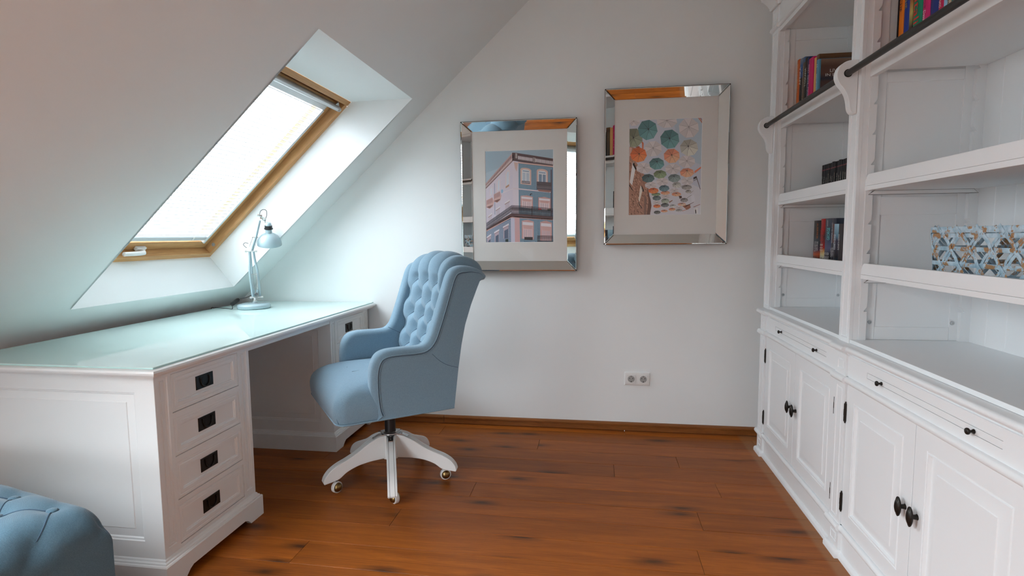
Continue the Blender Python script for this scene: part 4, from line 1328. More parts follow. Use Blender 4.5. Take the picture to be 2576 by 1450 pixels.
picture(-.806, -.110, .981, 1.877, -.744, -.169, 1.040, 1.820, -.662, -.2515, 1.155, 1.703, 'mirror framed photo print of a pale corner building, hanging left above the chair', draw_building)
picture(.050, .742, 1.136, 2.029, .108, .685, 1.195, 1.971, .193, .5985, 1.309, 1.854, 'mirror framed photo print of hanging umbrellas, hanging nearer the bookcase', draw_umbrellas)

# ------------------------------------------------------------------ double socket
sk = thing('power_socket', 'white double power socket low on the wall below the pictures', 'socket', (.255, YW, .32))
TP = lambda u, v, d: Vector((.179 + u, YW - d, .2815 + v))
pmb = MB().relief(TP, .152, .081, [(0, 0), (.001, .004), (.004, .008), (.010, .0095)])
pmb.build('cover_plate', M_plastic, sk, smooth=30)
for u0 in (.0125, .0845):
    TI = lambda u, v, d: TP(u0 + u, .013 + v, d)
    ins_ = MB().relief(TI, .055, .055, [(0, .009), (0, .0105), (.0008, .0113), (.002, .0113)]).build('socket_insert', M_plastic, sk, smooth=0)
    A = lambda a, b_, c_: TI(.0275 + a, .0275 + b_, c_)
    MB().lathe([(.0205, .0114), (.0198, .0125), (.0190, .0125), (.0185, .0118), (0, .0117)], A, 32).build('socket_well', M_lampw, ins_, smooth=30)
    MB().lathe([(.0204, .01145), (.0206, .0121), (.0199, .0127), (.0196, .0127)], A, 32).build('well_rim', M_plastic_grey, ins_, smooth=30)
    hm = MB()
    for a, b_, r_ in ((-.0095, .004, .0026), (.0095, .004, .0026), (0, -.0160, .0034), (0, .0175, .0022)):
        hm.lathe([(r_, .0118), (r_, .0131), (0, .0131)], lambda p, q, c_: A(a + p, b_ + q, c_), 12)
    hm.build('pin_hole', M_black, ins_, smooth=0)
    MB().lathe([(.002, .0118), (.0018, .0129), (0, .013)], lambda p, q, c_: A(p, .004 + q, c_), 10).build('fixing_screw', M_steel, ins_, smooth=0)

# ------------------------------------------------------------------ bookcase: base cabinets
XP = .888      # post front
XD = .895      # door plane
XK = 1.332     # back of the units
POSTS = [(3.075, 3.160), (2.115, 2.200), (1.155, 1.240)]
GB = 'white bookcase base cabinets'


def nose(x, y0, y1, z0, z1, r=1.0):
    """half-round moulding along y, returning its profile prism"""
    h_ = z1 - z0; n = 8
    pr = [(x + .03, z0), (x, z0)] + [(x - h_ * .5 * r * sin(pi * k / n), z0 + h_ * (.5 - .5 * cos(pi * k / n))) for k in range(1, n)] + [(x, z1), (x + .03, z1)]
    return MB().prism(pr, lambda a, b_, c_: (a, c_, b_), y0, y1)


def post_panel(mb, y0, y1, z0, z1, x):
    T = lambda u, v, d: Vector((x - d, y0 + u, z0 + v))
    w_, h_ = y1 - y0, z1 - z0
    mb.relief(T, w_, h_, [(0, -.02), (0, 0), (.018, 0), (.020, -.003), (.024, -.003), (.026, .0), (.030, 0)])


def base_post(parent, y0, y1):
    mb = MB()
    post_panel(mb, y0, y1, .128, .655, XP)
    post_panel(mb, y0, y1, .681, .757, XP)
    post_panel(mb, y0, y1, .03, .104, XP)
    mb.box(XP + .012, XP + .05, y0, y1, .0, .7565)
    p = mb.build('post', M_shelf, parent, smooth=25)
    e = .009
    for z0, z1, rr in ((.104, .128, .85), (.655, .681, .85)):
        nose(XP - .004, y0 - e, y1 + e, z0, z1, rr).build('post_moulding', M_shelf, p, smooth=40)
    mm_ = MB()
    mm_.stack(XP - .014, XP + .03, y0 - e, y1 + e, [(0, 0), (0, .014), (.003, .022), (.010, .028), (.014, .030)], (1, 0, 1, 1))
    mm_.build('post_foot', M_shelf, p, smooth=40)


def cabinet(yl, yr, label, left_post, right_post):
    """yl > yr: opening between the posts"""
    root = thing('base_cabinet', label, 'cabinet', ((XD + XK) / 2, (yl + yr) / 2, 0), GB)
    car = MB()
    car.box(XD + .012, XK, yr + .0005 if not right_post else yr - .04, yl + .04, .02, .7565)
    car.build('carcass', M_shelf, root, smooth=0)
    for p in (left_post, right_post):
        if p: base_post(root, *p)
    pl = MB().box(XD + .004, XD + .02, yr, yl, 0, .104)
    n_ = nose(XD - .002, yr, yl, .104, .128, .85); pl.add(n_.v, n_.f)
    sn = MB().prism([(XD + .004, 0), (XD - .008, 0), (XD - .008, .012), (XD - .004, .018), (XD + .004, .022)], lambda a, b_, c_: (a, c_, b_), yr, yl); pl.add(sn.v, sn.f)
    pl.build('plinth', M_shelf, root, smooth=40)
    n_ = nose(XD - .004, yr, yl, .657, .681, .9); n_.build('waist_moulding', M_shelf, root, smooth=40)
    # frieze with a pull-out tray slot
    yc = (yl + yr) / 2 - .018
    fr = MB()
    tz0, tz1 = .7105, .7285; ty0, ty1 = yc - .313, yc + .313
    X1, X2 = XD, XD + .016
    fr.box(X1, X2, yr, yl, tz1 + .001, .758).box(X1, X2, yr, yl, .681, tz0 - .001).box(X1, X2, yr, ty0 - .001, tz0 - .001, tz1 + .001).box(X1, X2, ty1 + .001, yl, tz0 - .001, tz1 + .001)
    fr.build('frieze', M_shelf, root, smooth=0)
    MB().box(X2 - .004, X2 - .002, ty0 - .004, ty1 + .004, tz0 - .004, tz1 + .004).build('tray_gap', M_gap, root, smooth=0)
    tr = MB().box(X1 + .0005, X2, ty0, ty1, tz0, tz1 - .0006).build('pull_out_tray', M_shelf, root, smooth=0, bevel=.0006)
    for yy in (yc - .218, yc + .218):
        MB().lathe([(.0, 0), (.0058, 0), (.0055, .002), (.0034, .004), (.0030, .008), (.0052, .0105), (.0078, .012), (.0084, .0145), (.0076, .017), (.0045, .0186), (0, .019)], axis_T((X1, yy, .7175), (-1, 0, 0)), 18).build('tray_knob', M_bronze, tr, smooth=50)
    # doors
    gap = .0018; ymid = (yl + yr) / 2 + .001
    for k, (d0, d1) in enumerate(((ymid + gap, yl - .002), (yr + .002, ymid - gap))):
        T = lambda u, v, d: Vector((XD - d, d0 + u, .1295 + v))
        dw, dh = d1 - d0, .5265
        dm = MB().relief(T, dw, dh, [(0, -.018), (0, -.001), (.001, 0), (.056, 0), (.0575, -.002), (.060, -.002), (.0625, .0008), (.066, .0008), (.070, -.007), (.073, -.007), (.103, -.0025), (.105, -.0005), (.107, -.0005)])
        d_o = dm.build('door', M_shelf, root, smooth=18)
        ky = ymid + (.031 if k == 0 else -.031)
        kt = axis_T((XD, ky, .397), (-1, 0, 0), (0, 1, 0))
        kn = MB()
        kn.loops([[kt(r_ * cos(2 * pi * i / 24), r_ * sin(2 * pi * i / 24), h_) for i in range(24)] for r_, h_ in ((.0085, 0), (.007, .003), (.0062, .014))])
        kn.loops([[kt(.48 * r_ * cos(2 * pi * i / 28), r_ * sin(2 * pi * i / 28), h_) for i in range(28)] for r_, h_ in ((.010, .013), (.024, .0155), (.029, .018), (.0295, .0205), (.027, .0215), (.0255, .0208), (.023, .0228), (.0215, .0228), (.019, .025), (.010, .0275), (.001, .028))])
        kn.build('door_knob', M_bronze, d_o, smooth=35)
        hy = yl - .001 if k == 0 else yr + .001
        for hz in (.216, .549):
            MB().lathe([(0, -.040), (.002, -.039), (.0032, -.034), (.0032, -.033), (.0055, -.032), (.0055, -.011), (.006, -.0105), (.006, .0105), (.0055, .011), (.0055, .032), (.0032, .033), (.0032, .034), (.002, .039), (0, .040)], axis_T((XD - .0022, hy, hz), (0, 0, 1)), 12).build('hinge', M_bronze, d_o, smooth=30)
        MB().box(XD + .0105, XD + .0118, d0 - .004, d1 + .004, .128, .657).build('door_gap', M_gap, root, smooth=0)
    return root


cabinet(3.075, 2.200, 'white two door base cabinet with panelled doors, next to the back wall', POSTS[0], None)
cabinet(2.115, 1.240, 'white two door base cabinet with panelled doors, the one nearer the viewer', POSTS[1], POSTS[2])

# continuous ledge
ledge = thing('bookcase_ledge', 'white moulded ledge running on top of both base cabinets', 'ledge', (1.1, 2.15, .757))
XN = .872


def ledge_piece(y0, y1, x, name):
    pr = [(x + .06, .757), (x + .024, .757), (x + .021, .762), (x + .017, .768), (x + .010, .771), (x + .004, .7715), (x + .001, .775), (x, .780), (x + .001, .785), (x + .005, .7885), (x + .010, .790), (x + .06, .790)]
    return MB().prism(pr, lambda a, b_, c_: (a, c_, b_), y0, y1).build(name, M_shelf, ledge, smooth=40)


e = .011
ledge_piece(POSTS[1][1] + e, POSTS[0][0] - e, XN + .006, 'front_moulding')
ledge_piece(POSTS[2][1] + e, POSTS[1][0] - e, XN + .006, 'front_moulding')
for y0, y1 in POSTS: ledge_piece(y0 - e, y1 + e, XN - .006, 'post_cap')
MB().box(XN + .05, XK, POSTS[2][0] - .01, POSTS[0][1] + .01, .757, .790).build('board', M_shelf, ledge, smooth=0)

# ------------------------------------------------------------------ hutches
XH = .917; XF = .947; XBK = 1.310
ZH0 = .790; ZTOP = 2.2186
STILES = [(3.125, 3.222), (2.172, 2.256), (1.217, 1.301)]
SHELVES = [1.734, 1.341, 1.027]
GH = 'white bookcase upper units'


def pilaster(parent, y0, y1):
    mb = MB()
    T = lambda u, v, d: Vector((XH - d, y0 + u, ZH0 + v))
    mb.relief(T, y1 - y0, ZTOP + .02 - ZH0, [(0, -.012), (0, 0), (.017, 0), (.0185, -.0035), (.024, -.0035), (.0255, -.0015), (.030, -.0015)])
    p = mb.build('pilaster', M_shelf, parent, smooth=20)
    MB().box(XH + .0125, XF, y0, y1, ZH0, ZTOP + .10).build('stile', M_shelf, p, smooth=0, bevel=.0008)
    return p


def batten_poly(x0, x1, z0, z1, notches, toward):
    """toothed shelf batten; toward=+1 teeth open to larger x"""
    pts = [(x0, z0), (x1, z0)] if toward > 0 else [(x1, z0), (x0, z0)]
    far = x1 if toward > 0 else x0
    near = x0 if toward > 0 else x1
    dp = .011 * toward
    out = [(near, z0), (far, z0)]
    for z in notches: out += [(far, z), (far - dp, z), (far - dp, z + .002), (far, z + .018)]
    out += [(far, z1), (near, z1)]
    return out


def hutch(yl, yr, ywl, label, left_p, right_p):
    """yl/yr: clear opening between stiles; ywl: inside face of the far side"""
    root = thing('hutch', label, 'bookcase', ((XH + XBK) / 2, (yl + yr) / 2, ZH0), GH)
    if left_p: pilaster(root, *left_p)
    if right_p: pilaster(root, *right_p)
    # frieze, top rail, cornice
    ya = left_p[1] if left_p else yl; yb = right_p[0] if right_p else yr
    MB().box(XH + .006, XF, yr, yl, ZTOP, ZTOP + .022).build('top_rail', M_shelf, root, smooth=0, bevel=.0008)
    fz = MB().box(XH + .004, XF, yr, yl, ZTOP + .0235, ZTOP + .15)
    n_ = nose(XH + .002, yr, yl, ZTOP + .024, ZTOP + .044, .8); fz.add(n_.v, n_.f)
    fz.build('frieze', M_shelf, root, smooth=40)
    cz = ZTOP + .135
    prof = [(XF, cz), (XH - .004, cz), (XH - .010, cz + .006), (XH - .010, cz + .012), (XH - .022, cz + .03), (XH - .045, cz + .05), (XH - .052, cz + .052), (XH - .052, cz + .062), (XH - .062, cz + .066), (XH - .066, cz + .078), (XH - .062, cz + .086), (XF, cz + .09)]
    cr = MB().prism(prof, lambda a, b_, c_: (a, c_, b_), yb, ya)
    for p in (left_p, right_p):
        if not p: continue
        pr2 = [(a - .008 if a < XF else a, b_) for a, b_ in prof]
        cr.prism(pr2, lambda a, b_, c_: (a, c_, b_), p[0] - .006, p[1] + .006)
        cr.prism([(XF, ZTOP + .022), (XH - .004, ZTOP + .022), (XH - .011, ZTOP + .027), (XH - .013, ZTOP + .034), (XH - .011, ZTOP + .041), (XH - .004, ZTOP + .046), (XF, ZTOP + .046)], lambda a, b_, c_: (a, c_, b_), p[0] - .006, p[1] + .006)
        cr.relief(lambda u, v, d: Vector((XH - .003 - d, p[0] + u, ZTOP + .046 + v)), p[1] - p[0], .09, [(0, -.03), (0, 0), (.016, 0), (.018, -.003), (.026, -.003), (.028, 0)])
    if left_p and left_p[1] > 3:
        # return of the cornice along the far end
        cr.box(XH, XBK, left_p[1] - .002, left_p[1] + .002, ZTOP, cz + .05)
    cr.build('cornice', M_shelf, root, smooth=40)
    # bottom rail and floor of the hutch
    MB().box(XH + .004, XF, yr, yl, ZH0 + .0005, .8045).build('bottom_rail', M_shelf, root, smooth=0, bevel=.001)
    MB().box(XF, XBK + .02, yr, yl + .012, ZH0 + .0005, .804).build('hutch_floor', M_shelf, root, smooth=0)
    MB().box(XF, XBK + .02, yr, yl + .012, ZTOP + .012, ZTOP + .03).build('hutch_roof', M_shelf, root, smooth=0)
    # back boards
    Y = yl + .012; k = 0
    while Y > yr + .001:
        y2 = max(Y - (.093 if k else .098), yr)
        mb = MB().slab([(Y - .0004, XBK), (y2 + .0004, XBK), (y2 + .0004, XBK + .012), (Y - .0004, XBK + .012)], [(.80, 0), (ZTOP + .014, 0)], lambda a, b_, c_: (b_, a, c_))
        mb = MB().loops([[(XBK + .010, Y - .0003, z), (XBK + .0018, Y - .0003, z), (XBK, Y - .0022, z), (XBK, y2 + .0022, z), (XBK + .0018, y2 + .0003, z), (XBK + .010, y2 + .0003, z)] for z in (.80, ZTOP + .014)])
        mb.build('back_board', M_shelf, root, smooth=0)
        Y = y2; k += 1
    MB().box(XBK + .010, XBK + .013, yr, yl + .01, .80, ZTOP + .01).build('board_gap', M_gap, root, smooth=0)
    # panelled far side with toothed battens; plain near side
    ys_ = ywl
    sd = MB().box(XF, XBK + .005, ys_ + .005, ys_ + .018, ZH0, ZTOP + .02)
    for x0, x1 in ((XF, 1.006), (1.253, XBK)): sd.box(x0, x1, ys_, ys_ + .006, .804, ZTOP + .012)
    for z0, z1 in ((.804, .851), (1.255, 1.318), (1.716, 1.752), (ZTOP - .045, ZTOP + .012)):
        sd.box(1.0065, 1.2525, ys_ + .0003, ys_ + .006, z0, z1)
    sd.build('side_panel', M_shelf, root, smooth=0, bevel=.0007)
    MB().box(XF, XBK + .005, yr + .0005, yr + .0125, ZH0, ZTOP + .02).build('near_side_panel', M_shelf, root, smooth=0)
    nt = [.908 + .1045 * k for k in range(13) if .908 + .1045 * k < ZTOP - .03]
    for pth in ((XF, .972, 1), (1.279, XBK, -1)):
        pl_ = batten_poly(pth[0], pth[1], .804, ZTOP + .01, nt, pth[2])
        MB().prism(pl_, lambda a, b_, c_: (a, c_, b_), ys_ - .017, ys_ - .0002).build('toothed_batten', M_shelf, root, smooth=0, bevel=.0006)
    for px in (.990, 1.262):
        MB().lathe([(0, 0), (.0068, 0), (.0074, .001), (.0068, .0024), (.003, .0026), (.0022, .001), (0, .001)], axis_T((px, ys_, .868), (0, -1, 0)), 16).build('bolt_head', M_steel, root, smooth=40)
    # shelves
    for q, z in enumerate(SHELVES):
        lip = .041 if q else 0
        th = .0155 if q else .055
        s_ = MB().box(XF - .001, XBK - .001, yr + .013, yl + .002, z + (.0 if q else .022), z + (.0155 if q else .040))
        sh_o = s_.build('shelf', M_shelf, root, smooth=0, bevel=.0008)
        if q:
            n = 6
            lp_ = [(yr + .014, z + .016), (yl - .003, z + .016), (yl - .003, z + .022)] + [(yl - .003 - .022 * (1 - cos(radians(90 * k / n))) * 1.0, z + .022 + .0345 * sin(radians(90 * k / n))) for k in range(1, n + 1)] + [(yr + .036, z + .0565), (yr + .014, z + .03)]
            MB().prism(lp_, lambda a, b_, c_: (c_, a, b_), XF - .0008, XF + .014).build('shelf_lip', M_shelf, sh_o, smooth=30, bevel=.001)
            cl = [(.958, z - .0135), (.976, z - .0008), (1.292, z - .0008), (1.306, z - .0135)]
            MB().prism(cl, lambda a, b_, c_: (a, c_, b_), ys_ - .020, ys_ - .004).build('shelf_cleat', M_shelf, root, smooth=0, bevel=.0005)
            MB().prism([(.956, z - .0145), (.975, z + .0002), (1.293, z + .0002), (1.308, z - .0145)], lambda a, b_, c_: (a, c_, b_), ys_ - .0185, ys_ - .0174).build('cleat_gap', M_gap, root, smooth=0)
        else:
            MB().box(XF - .0012, XF + .018, yr + .013, yl - .0, z, z + .057).build('shelf_front', M_shelf, sh_o, smooth=0, bevel=.001)
    return root


hutch(3.125, 2.2565, 3.138, 'white open bookcase unit with books, standing next to the back wall', STILES[0], None)
hutch(2.172, 1.301, 2.185, 'white open bookcase unit with the blue basket, nearer the viewer', STILES[1], STILES[2])

# ------------------------------------------------------------------ ladder rail on brackets
rail = thing('ladder_rail', 'dark iron ladder rail on white scroll brackets across the bookcase', 'rail', (.885, 2.2, 1.757))
RX, RZ = .884, 1.757
MB().tube([(RX, 1.02, RZ), (RX, 3.178, RZ)], .0108, 18).build('rail_tube', M_iron, rail, smooth=50)
bz = RZ
bpts = [(XH - .0002, bz + .045), (XH - .030, bz + .044), (XH - .052, bz + .034), (XH - .066, bz + .014), (XH - .069, bz - .010), (XH - .060, bz - .034), (XH - .046, bz - .052), (XH - .034, bz - .072), (XH - .027, bz - .096), (XH - .0235, bz - .120), (XH - .0175, bz - .134), (XH - .009, bz - .141), (XH - .0002, bz - .142)]
bc = catmull(bpts, 4)
for yy in (3.172, 2.2135, 1.258):
    br = MB().slab(bc, [(yy - .0165, .0012), (yy - .0153, 0), (yy + .0153, 0), (yy + .0165, .0012)], lambda a, b_, c_: (a, c_, b_), lambda p: 0 if p[0] > XH - .001 else 1).build('rail_bracket', M_shelf, rail, smooth=35)
    MB().lathe([(.0112, .0), (.0142, 0), (.0142, .0006), (.0112, .0006)], axis_T((RX, yy - .0166, RZ), (0, -1, 0)), 20).build('rail_hole', M_gap, br, smooth=0)


# ------------------------------------------------------------------ books
def lettering(text, size, colr, parent, o, u, v, length, name='spine_lettering'):
    """flat printed words, size = letter height, length = run of the whole line, centred on o"""
    cu = bpy.data.curves.new('lettering', 'FONT'); cu.body = text; cu.size = 1; cu.extrude = .005; cu.resolution_u = 2
    ob_ = bpy.data.objects.new('lettering', cu)
    me = bpy.data.meshes.new_from_object(ob_)
    bpy.data.objects.remove(ob_)
    xs_ = [q.co.x for q in me.vertices]; ys2 = [q.co.y for q in me.vertices]
    x0, x1, y0, y1 = min(xs_), max(xs_), min(ys2), max(ys2)
    o = Vector(o); u = Vector(u); v = Vector(v); n_ = u.cross(v)
    for vt in me.vertices:
        c_ = vt.co; vt.co = o + u * ((c_.x - (x0 + x1) / 2) / (x1 - x0) * length) + v * ((c_.y - (y0 + y1) / 2) / (y1 - y0) * size) + n_ * (c_.z * .02 + .0003)
    me.materials.clear(); me.materials.append(flat(colr, .5))
    me.name = name
    q = bpy.data.objects.new(name, me); COL.objects.link(q); adopt(q, parent)
    return q


UP = ((0, 0, 1), (0, 1, 0))       # reads bottom to top on a spine facing the room (-X)
DOWN = ((0, 0, -1), (0, -1, 0))
FLATT = ((0, -1, 0), (0, 0, 1))


def book(x, y0, y1, z, h_, depth, material, label, group, texts=(), page=(226, 220, 204), bands=()):
    root = thing('book', label, 'book', (x, (y0 + y1) / 2, z), group)
    t = .002; w_ = y1 - y0 - .0006; a = y0 + .0003; b_ = y1 - .0003
    z = z + .0004
    bow = min(.004, w_ * .1)
    sp = [(x + depth, a), (x + bow, a), (x + bow * .3, a + w_ * .15), (x, a + w_ * .5), (x + bow * .3, b_ - w_ * .15), (x + bow, b_), (x + depth, b_), (x + depth, b_ - t), (x + bow + t, b_ - t), (x + bow + t, a + t), (x + depth, a + t)]
    MB().prism(sp, lambda p, q, r_: (p, q, r_), z, z + h_).build('cover', material, root, smooth=30)
    MB().box(x + bow + t, x + depth - .003, a + t, b_ - t, z + .003, z + h_ - .003).build('page_block', flat(page, .9), root, smooth=0)
    for (z0, z1, c_) in bands:
        e_ = .0004
        MB().loops([[(x + bow - .0003, a + .0002, q), (x - e_ + bow * .3, a + w_ * .15, q), (x - e_, a + w_ * .5, q), (x - e_ + bow * .3, b_ - w_ * .15, q), (x + bow - .0003, b_ - .0002, q), (x + bow + .002, b_ - .001, q), (x + bow + .002, a + .001, q)] for q in (z + z0, z + z1)]).build('spine_band', flat(c_, .5), root, smooth=30)
    for tx, sz, c_, zc, yo, dr, sq in texts:
        lettering(tx, sz, c_, root, (x - .0006, (y0 + y1) / 2 + yo, z + zc), dr[0], dr[1], sq)
    return root


# top shelf, far unit
Z1 = 1.7742
G1 = 'large books on the top shelf of the far unit'
X1 = 1.01
book(X1, 3.083, 3.118, Z1, .292, .22, flat((196, 96, 40)), 'orange spined book, first in the row on the top far shelf', G1, [('HUNDERTWASSER', .013, (236, 190, 140), .201, 0, UP, .142)])
book(X1, 3.041, 3.082, Z1, .285, .22, rampmat([(0, (16, 14, 16)), (.66, (18, 16, 18)), (.68, (20, 66, 130)), (.86, (24, 80, 140)), (1, (110, 130, 150))]), 'black and blue travel book with big white word AFRIKA on its spine', G1, [('AFRIKA', .021, (226, 222, 216), .202, .002, UP, .088), ('SÜDLICHES', .010, (120, 110, 100), .095, -.004, UP, .07)])
book(X1, 3.009, 3.040, Z1, .281, .25, rampmat([(0, (84, 64, 50)), (.90, (84, 64, 50)), (.92, (60, 92, 130)), (1, (70, 100, 136))]), 'brown and blue book with pale small spine text beside the AFRIKA volume', G1, [('DIE SCHÖNSTEN LÄNDER DER ERDE', .009, (196, 180, 160), .155, 0, UP, .17)])
book(X1, 2.977, 3.008, Z1, .270, .22, flat((24, 28, 20)), 'dark green black book lettered TOSKANA on the top far shelf', G1, [('TOSKANA', .017, (224, 220, 206), .177, 0, UP, .088)])
book(X1, 2.951, 2.976, Z1, .264, .27, flat((24, 44, 88)), 'navy blue tall book between the TOSKANA volume and the pink one', G1, [('KÜCHE DER WELT', .010, (180, 180, 190), .125, 0, UP, .11), ('ITALIEN', .009, (150, 60, 90), .22, 0, UP, .05)])
book(X1 - .004, 2.889, 2.950, Z1, .246, .21, flat((196, 12, 92)), 'bright pink thick cookbook on the top far shelf', G1, [('Dolce . Frutta  Unica', .014, (244, 200, 220), .150, .018, UP, .145)])
book(X1, 2.863, 2.888, Z1, .234, .20, flat((214, 160, 96)), 'sandy yellow thin book beside the bright pink cookbook', G1)
book(X1, 2.830, 2.862, Z1, .238, .28, rampmat([(0, (44, 34, 28)), (.45, (70, 52, 36)), (.8, (96, 72, 40)), (.9, (70, 44, 26)), (1, (110, 76, 44))]), 'large brown picture book with beams on its cover behind a pale blue spine', G1)
lb = book(X1 - .012, 2.796, 2.828, Z1, .206, .24, flat((84, 140, 166)), 'pale blue spined book at the end of the top far row', G1, [('LANDHÄUSER', .010, (222, 232, 236), .10, 0, UP, .09), ('II', .010, (222, 232, 236), .180, 0, UP, .012)])
MB().box(X1 - .002, X1 + .226, 2.7955, 2.7962, Z1 + .001, Z1 + .205).build('front_cover', rampmat([(0, (62, 44, 40)), (.5, (84, 58, 50)), (.58, (40, 38, 52)), (.68, (96, 66, 56)), (.85, (90, 60, 48)), (1, (130, 100, 80))]), lb, smooth=0)
lettering('LIVING', .014, (230, 226, 218), lb, (1.047 + .035, 2.7953, Z1 + .153), (1, 0, 0), (0, 0, 1), .070, 'cover_lettering')
lettering('IN ITALY', .012, (230, 226, 218), lb, (1.029 + .045, 2.7953, Z1 + .134), (1, 0, 0), (0, 0, 1), .090, 'cover_lettering')

# middle shelf, far unit: the black paperback series
Z2 = 1.357
G2 = 'slim black paperbacks on the middle shelf'
ordn = ['first', 'second', 'third', 'fourth', 'fifth', 'sixth', 'seventh', 'eighth', 'ninth', 'tenth', 'eleventh', 'last']
titles = ['Das Ende vom Fall', 'Ein altes Erbe', 'Die Schwester', 'Tod am Deutschbund', 'Leiser kleiner Engel', 'Vergessen Sache', 'Eine falsche Lacht', 'Warten im Rat', 'Rund des Königs', 'Doppelten Boden', 'Wege des Hasses', 'Unrecht und Lust']
for k in range(12):
    a = 3.118 - .0243 * k
    book(1.15 + random.uniform(-.0015, .0015), a - .0237, a, Z2, .181 + (.003 if k in (5, 8) else 0), .120, flat((20, 20, 23), .45), ordn[k] + ' slim black paperback from the wall in the red banded row', G2, [(titles[k], .0085, (206, 202, 190), .072 + .002 * (k % 4), 0, UP, .105 - .012 * (k % 3))], bands=[(.152, .157, (128, 70, 74))])

# lower shelf, far unit: thick novels
Z3 = 1.0427
G3 = 'thick novels on the lower shelf'
X3 = 1.12
book(X3, 3.030, 3.118, Z3, .214, .14, rampmat([(0, (40, 20, 44)), (.10, (70, 22, 20)), (.20, (190, 84, 34)), (.30, (60, 32, 60)), (.44, (30, 34, 40)), (.55, (48, 60, 68)), (.7, (20, 22, 24)), (1, (16, 18, 20))]), 'thick dark novel with orange title, first in the row on the lower shelf', G3, [('NIE EINE BÖSE TAT', .024, (206, 116, 40), .162, -.012, UP, .078), ('ELIZABETH', .018, (210, 206, 206), .082, .010, UP, .050), ('GEORGE', .026, (214, 210, 210), .084, -.016, UP, .048)])
book(X3, 2.975, 3.028, Z3, .221, .14, rampmat([(0, (24, 22, 20)), (.10, (30, 28, 26)), (.13, (190, 190, 170)), (.2, (214, 196, 140)), (.30, (196, 120, 60)), (.34, (176, 24, 20)), (.6, (70, 40, 40)), (.75, (150, 24, 22)), (1, (170, 30, 24))]), 'red topped novel second in the row on the lower shelf', G3, [('ELIZABETH', .017, (196, 50, 40), .142, .010, UP, .062), ('GEORGE', .020, (206, 50, 40), .142, -.012, UP, .058), ('DENN DIE', .009, (226, 206, 190), .092, 0, FLATT, .034), ('SÜNDE IST', .009, (226, 206, 190), .078, 0, FLATT, .036), ('SCHARLACH', .008, (226, 206, 190), .066, 0, FLATT, .038)])
book(X3, 2.900, 2.973, Z3, .221, .14, rampmat([(0, (16, 16, 22)), (.22, (26, 26, 34)), (.34, (90, 92, 124)), (.48, (66, 74, 104)), (.62, (48, 58, 72)), (1, (72, 80, 92))]), 'thick grey blue novel with turquoise GEORGE on the lower shelf', G3, [('GEORGE', .034, (120, 214, 214), .146, -.014, UP, .060), ('WO KEIN', .013, (214, 212, 214), .049, 0, FLATT, .056), ('ZEUGE IST', .013, (214, 212, 214), .031, 0, FLATT, .060), ('BLANVALET', .008, (214, 212, 214), .198, 0, UP, .028)])
book(X3, 2.845, 2.898, Z3, .220, .14, rampmat([(0, (28, 30, 44)), (.4, (34, 36, 52)), (1, (52, 58, 72))]), 'dark blue novel lettered WHISPER ISLAND on the lower shelf', G3, [('WHISPER ISLAND', .014, (206, 196, 200), .150, .008, UP, .098), ('WETTERLEUCHTEN', .014, (176, 96, 66), .148, -.010, UP, .090), ('ELIZABETH', .014, (206, 204, 206), .058, .010, UP, .042), ('GEORGE', .020, (210, 206, 210), .060, -.010, UP, .042)])
book(X3 - .01, 2.793, 2.843, Z3, .192, .13, rampmat([(0, (20, 32, 44)), (.15, (28, 46, 58)), (.2, (20, 20, 30)), (.6, (46, 40, 66)), (.7, (90, 130, 150)), (1, (150, 186, 204))]), 'shorter pale blue topped novel near the stile on the lower shelf', G3, [('ELIZABETH GEORGE', .020, (236, 240, 244), .108, .004, UP, .070)])
book(X3 - .01, 2.748, 2.791, Z3, .192, .13, flat((62, 54, 56)), 'shorter grey brown novel last in the row on the lower shelf', G3, [('ELIZABETH GEORGE', .016, (220, 214, 214), .108, .008, UP, .072)])

# top shelf, near unit
G4 = 'cookbooks behind the rail on the near unit'
X4 = 1.02
book(X4, 2.1605, 2.1675, Z1, .30, .2, flat((16, 14, 30)), 'thin black booklet at the left end of the cookbook row', G4)
book(X4, 2.129, 2.160, Z1, .31, .22, flat((226, 122, 10)), 'orange cookbook behind the ladder rail', G4, [('KÜCHE', .018, (40, 34, 40), .200, 0, DOWN, .075)])
book(X4, 2.095, 2.128, Z1, .315, .22, flat((28, 56, 140)), 'royal blue cookbook between the orange and rust ones', G4, [('KÜCHE', .017, (170, 160, 90), .196, 0, DOWN, .07)])
book(X4, 2.074, 2.094, Z1, .30, .22, rampmat([(0, (40, 34, 34)), (.3, (60, 50, 40)), (.45, (190, 170, 90)), (.6, (150, 70, 24)), (1, (170, 76, 20))]), 'rust brown book with a yellow patch beside the green one', G4)
book(X4, 2.020, 2.073, Z1, .325, .22, flat((4, 132, 96)), 'green cookbook with red Italia lettering', G4, [('Italia', .030, (214, 40, 34), .114, 0, DOWN, .104)])
book(X4, 1.977, 2.018, Z1, .32, .22, flat((206, 24, 106)), 'magenta cookbook beside the green Italia volume', G4, [('KÖCHE', .012, (120, 24, 80), .141, .003, DOWN, .045), ('Desserts', .013, (240, 216, 226), .086, .003, DOWN, .052)])
book(X4, 1.932, 1.976, Z1, .325, .22, flat((26, 42, 120)), 'navy blue cookbook between the two pink ones', G4)
book(X4, 1.905, 1.930, Z1, .32, .22, flat((196, 22, 78)), 'crimson cookbook with white spine lettering', G4, [('Frutti di Mare', .013, (240, 216, 216), .080, 0, DOWN, .085)])
book(X4, 1.886, 1.904, Z1, .315, .22, flat((150, 196, 226)), 'pale blue cookbook behind the ladder rail', G4)
book(X4, 1.869, 1.885, Z1, .315, .22, flat((206, 190, 160)), 'cream coloured slim cookbook behind the ladder rail', G4, [('Pasta', .010, (60, 50, 44), .095, 0, DOWN, .04)])
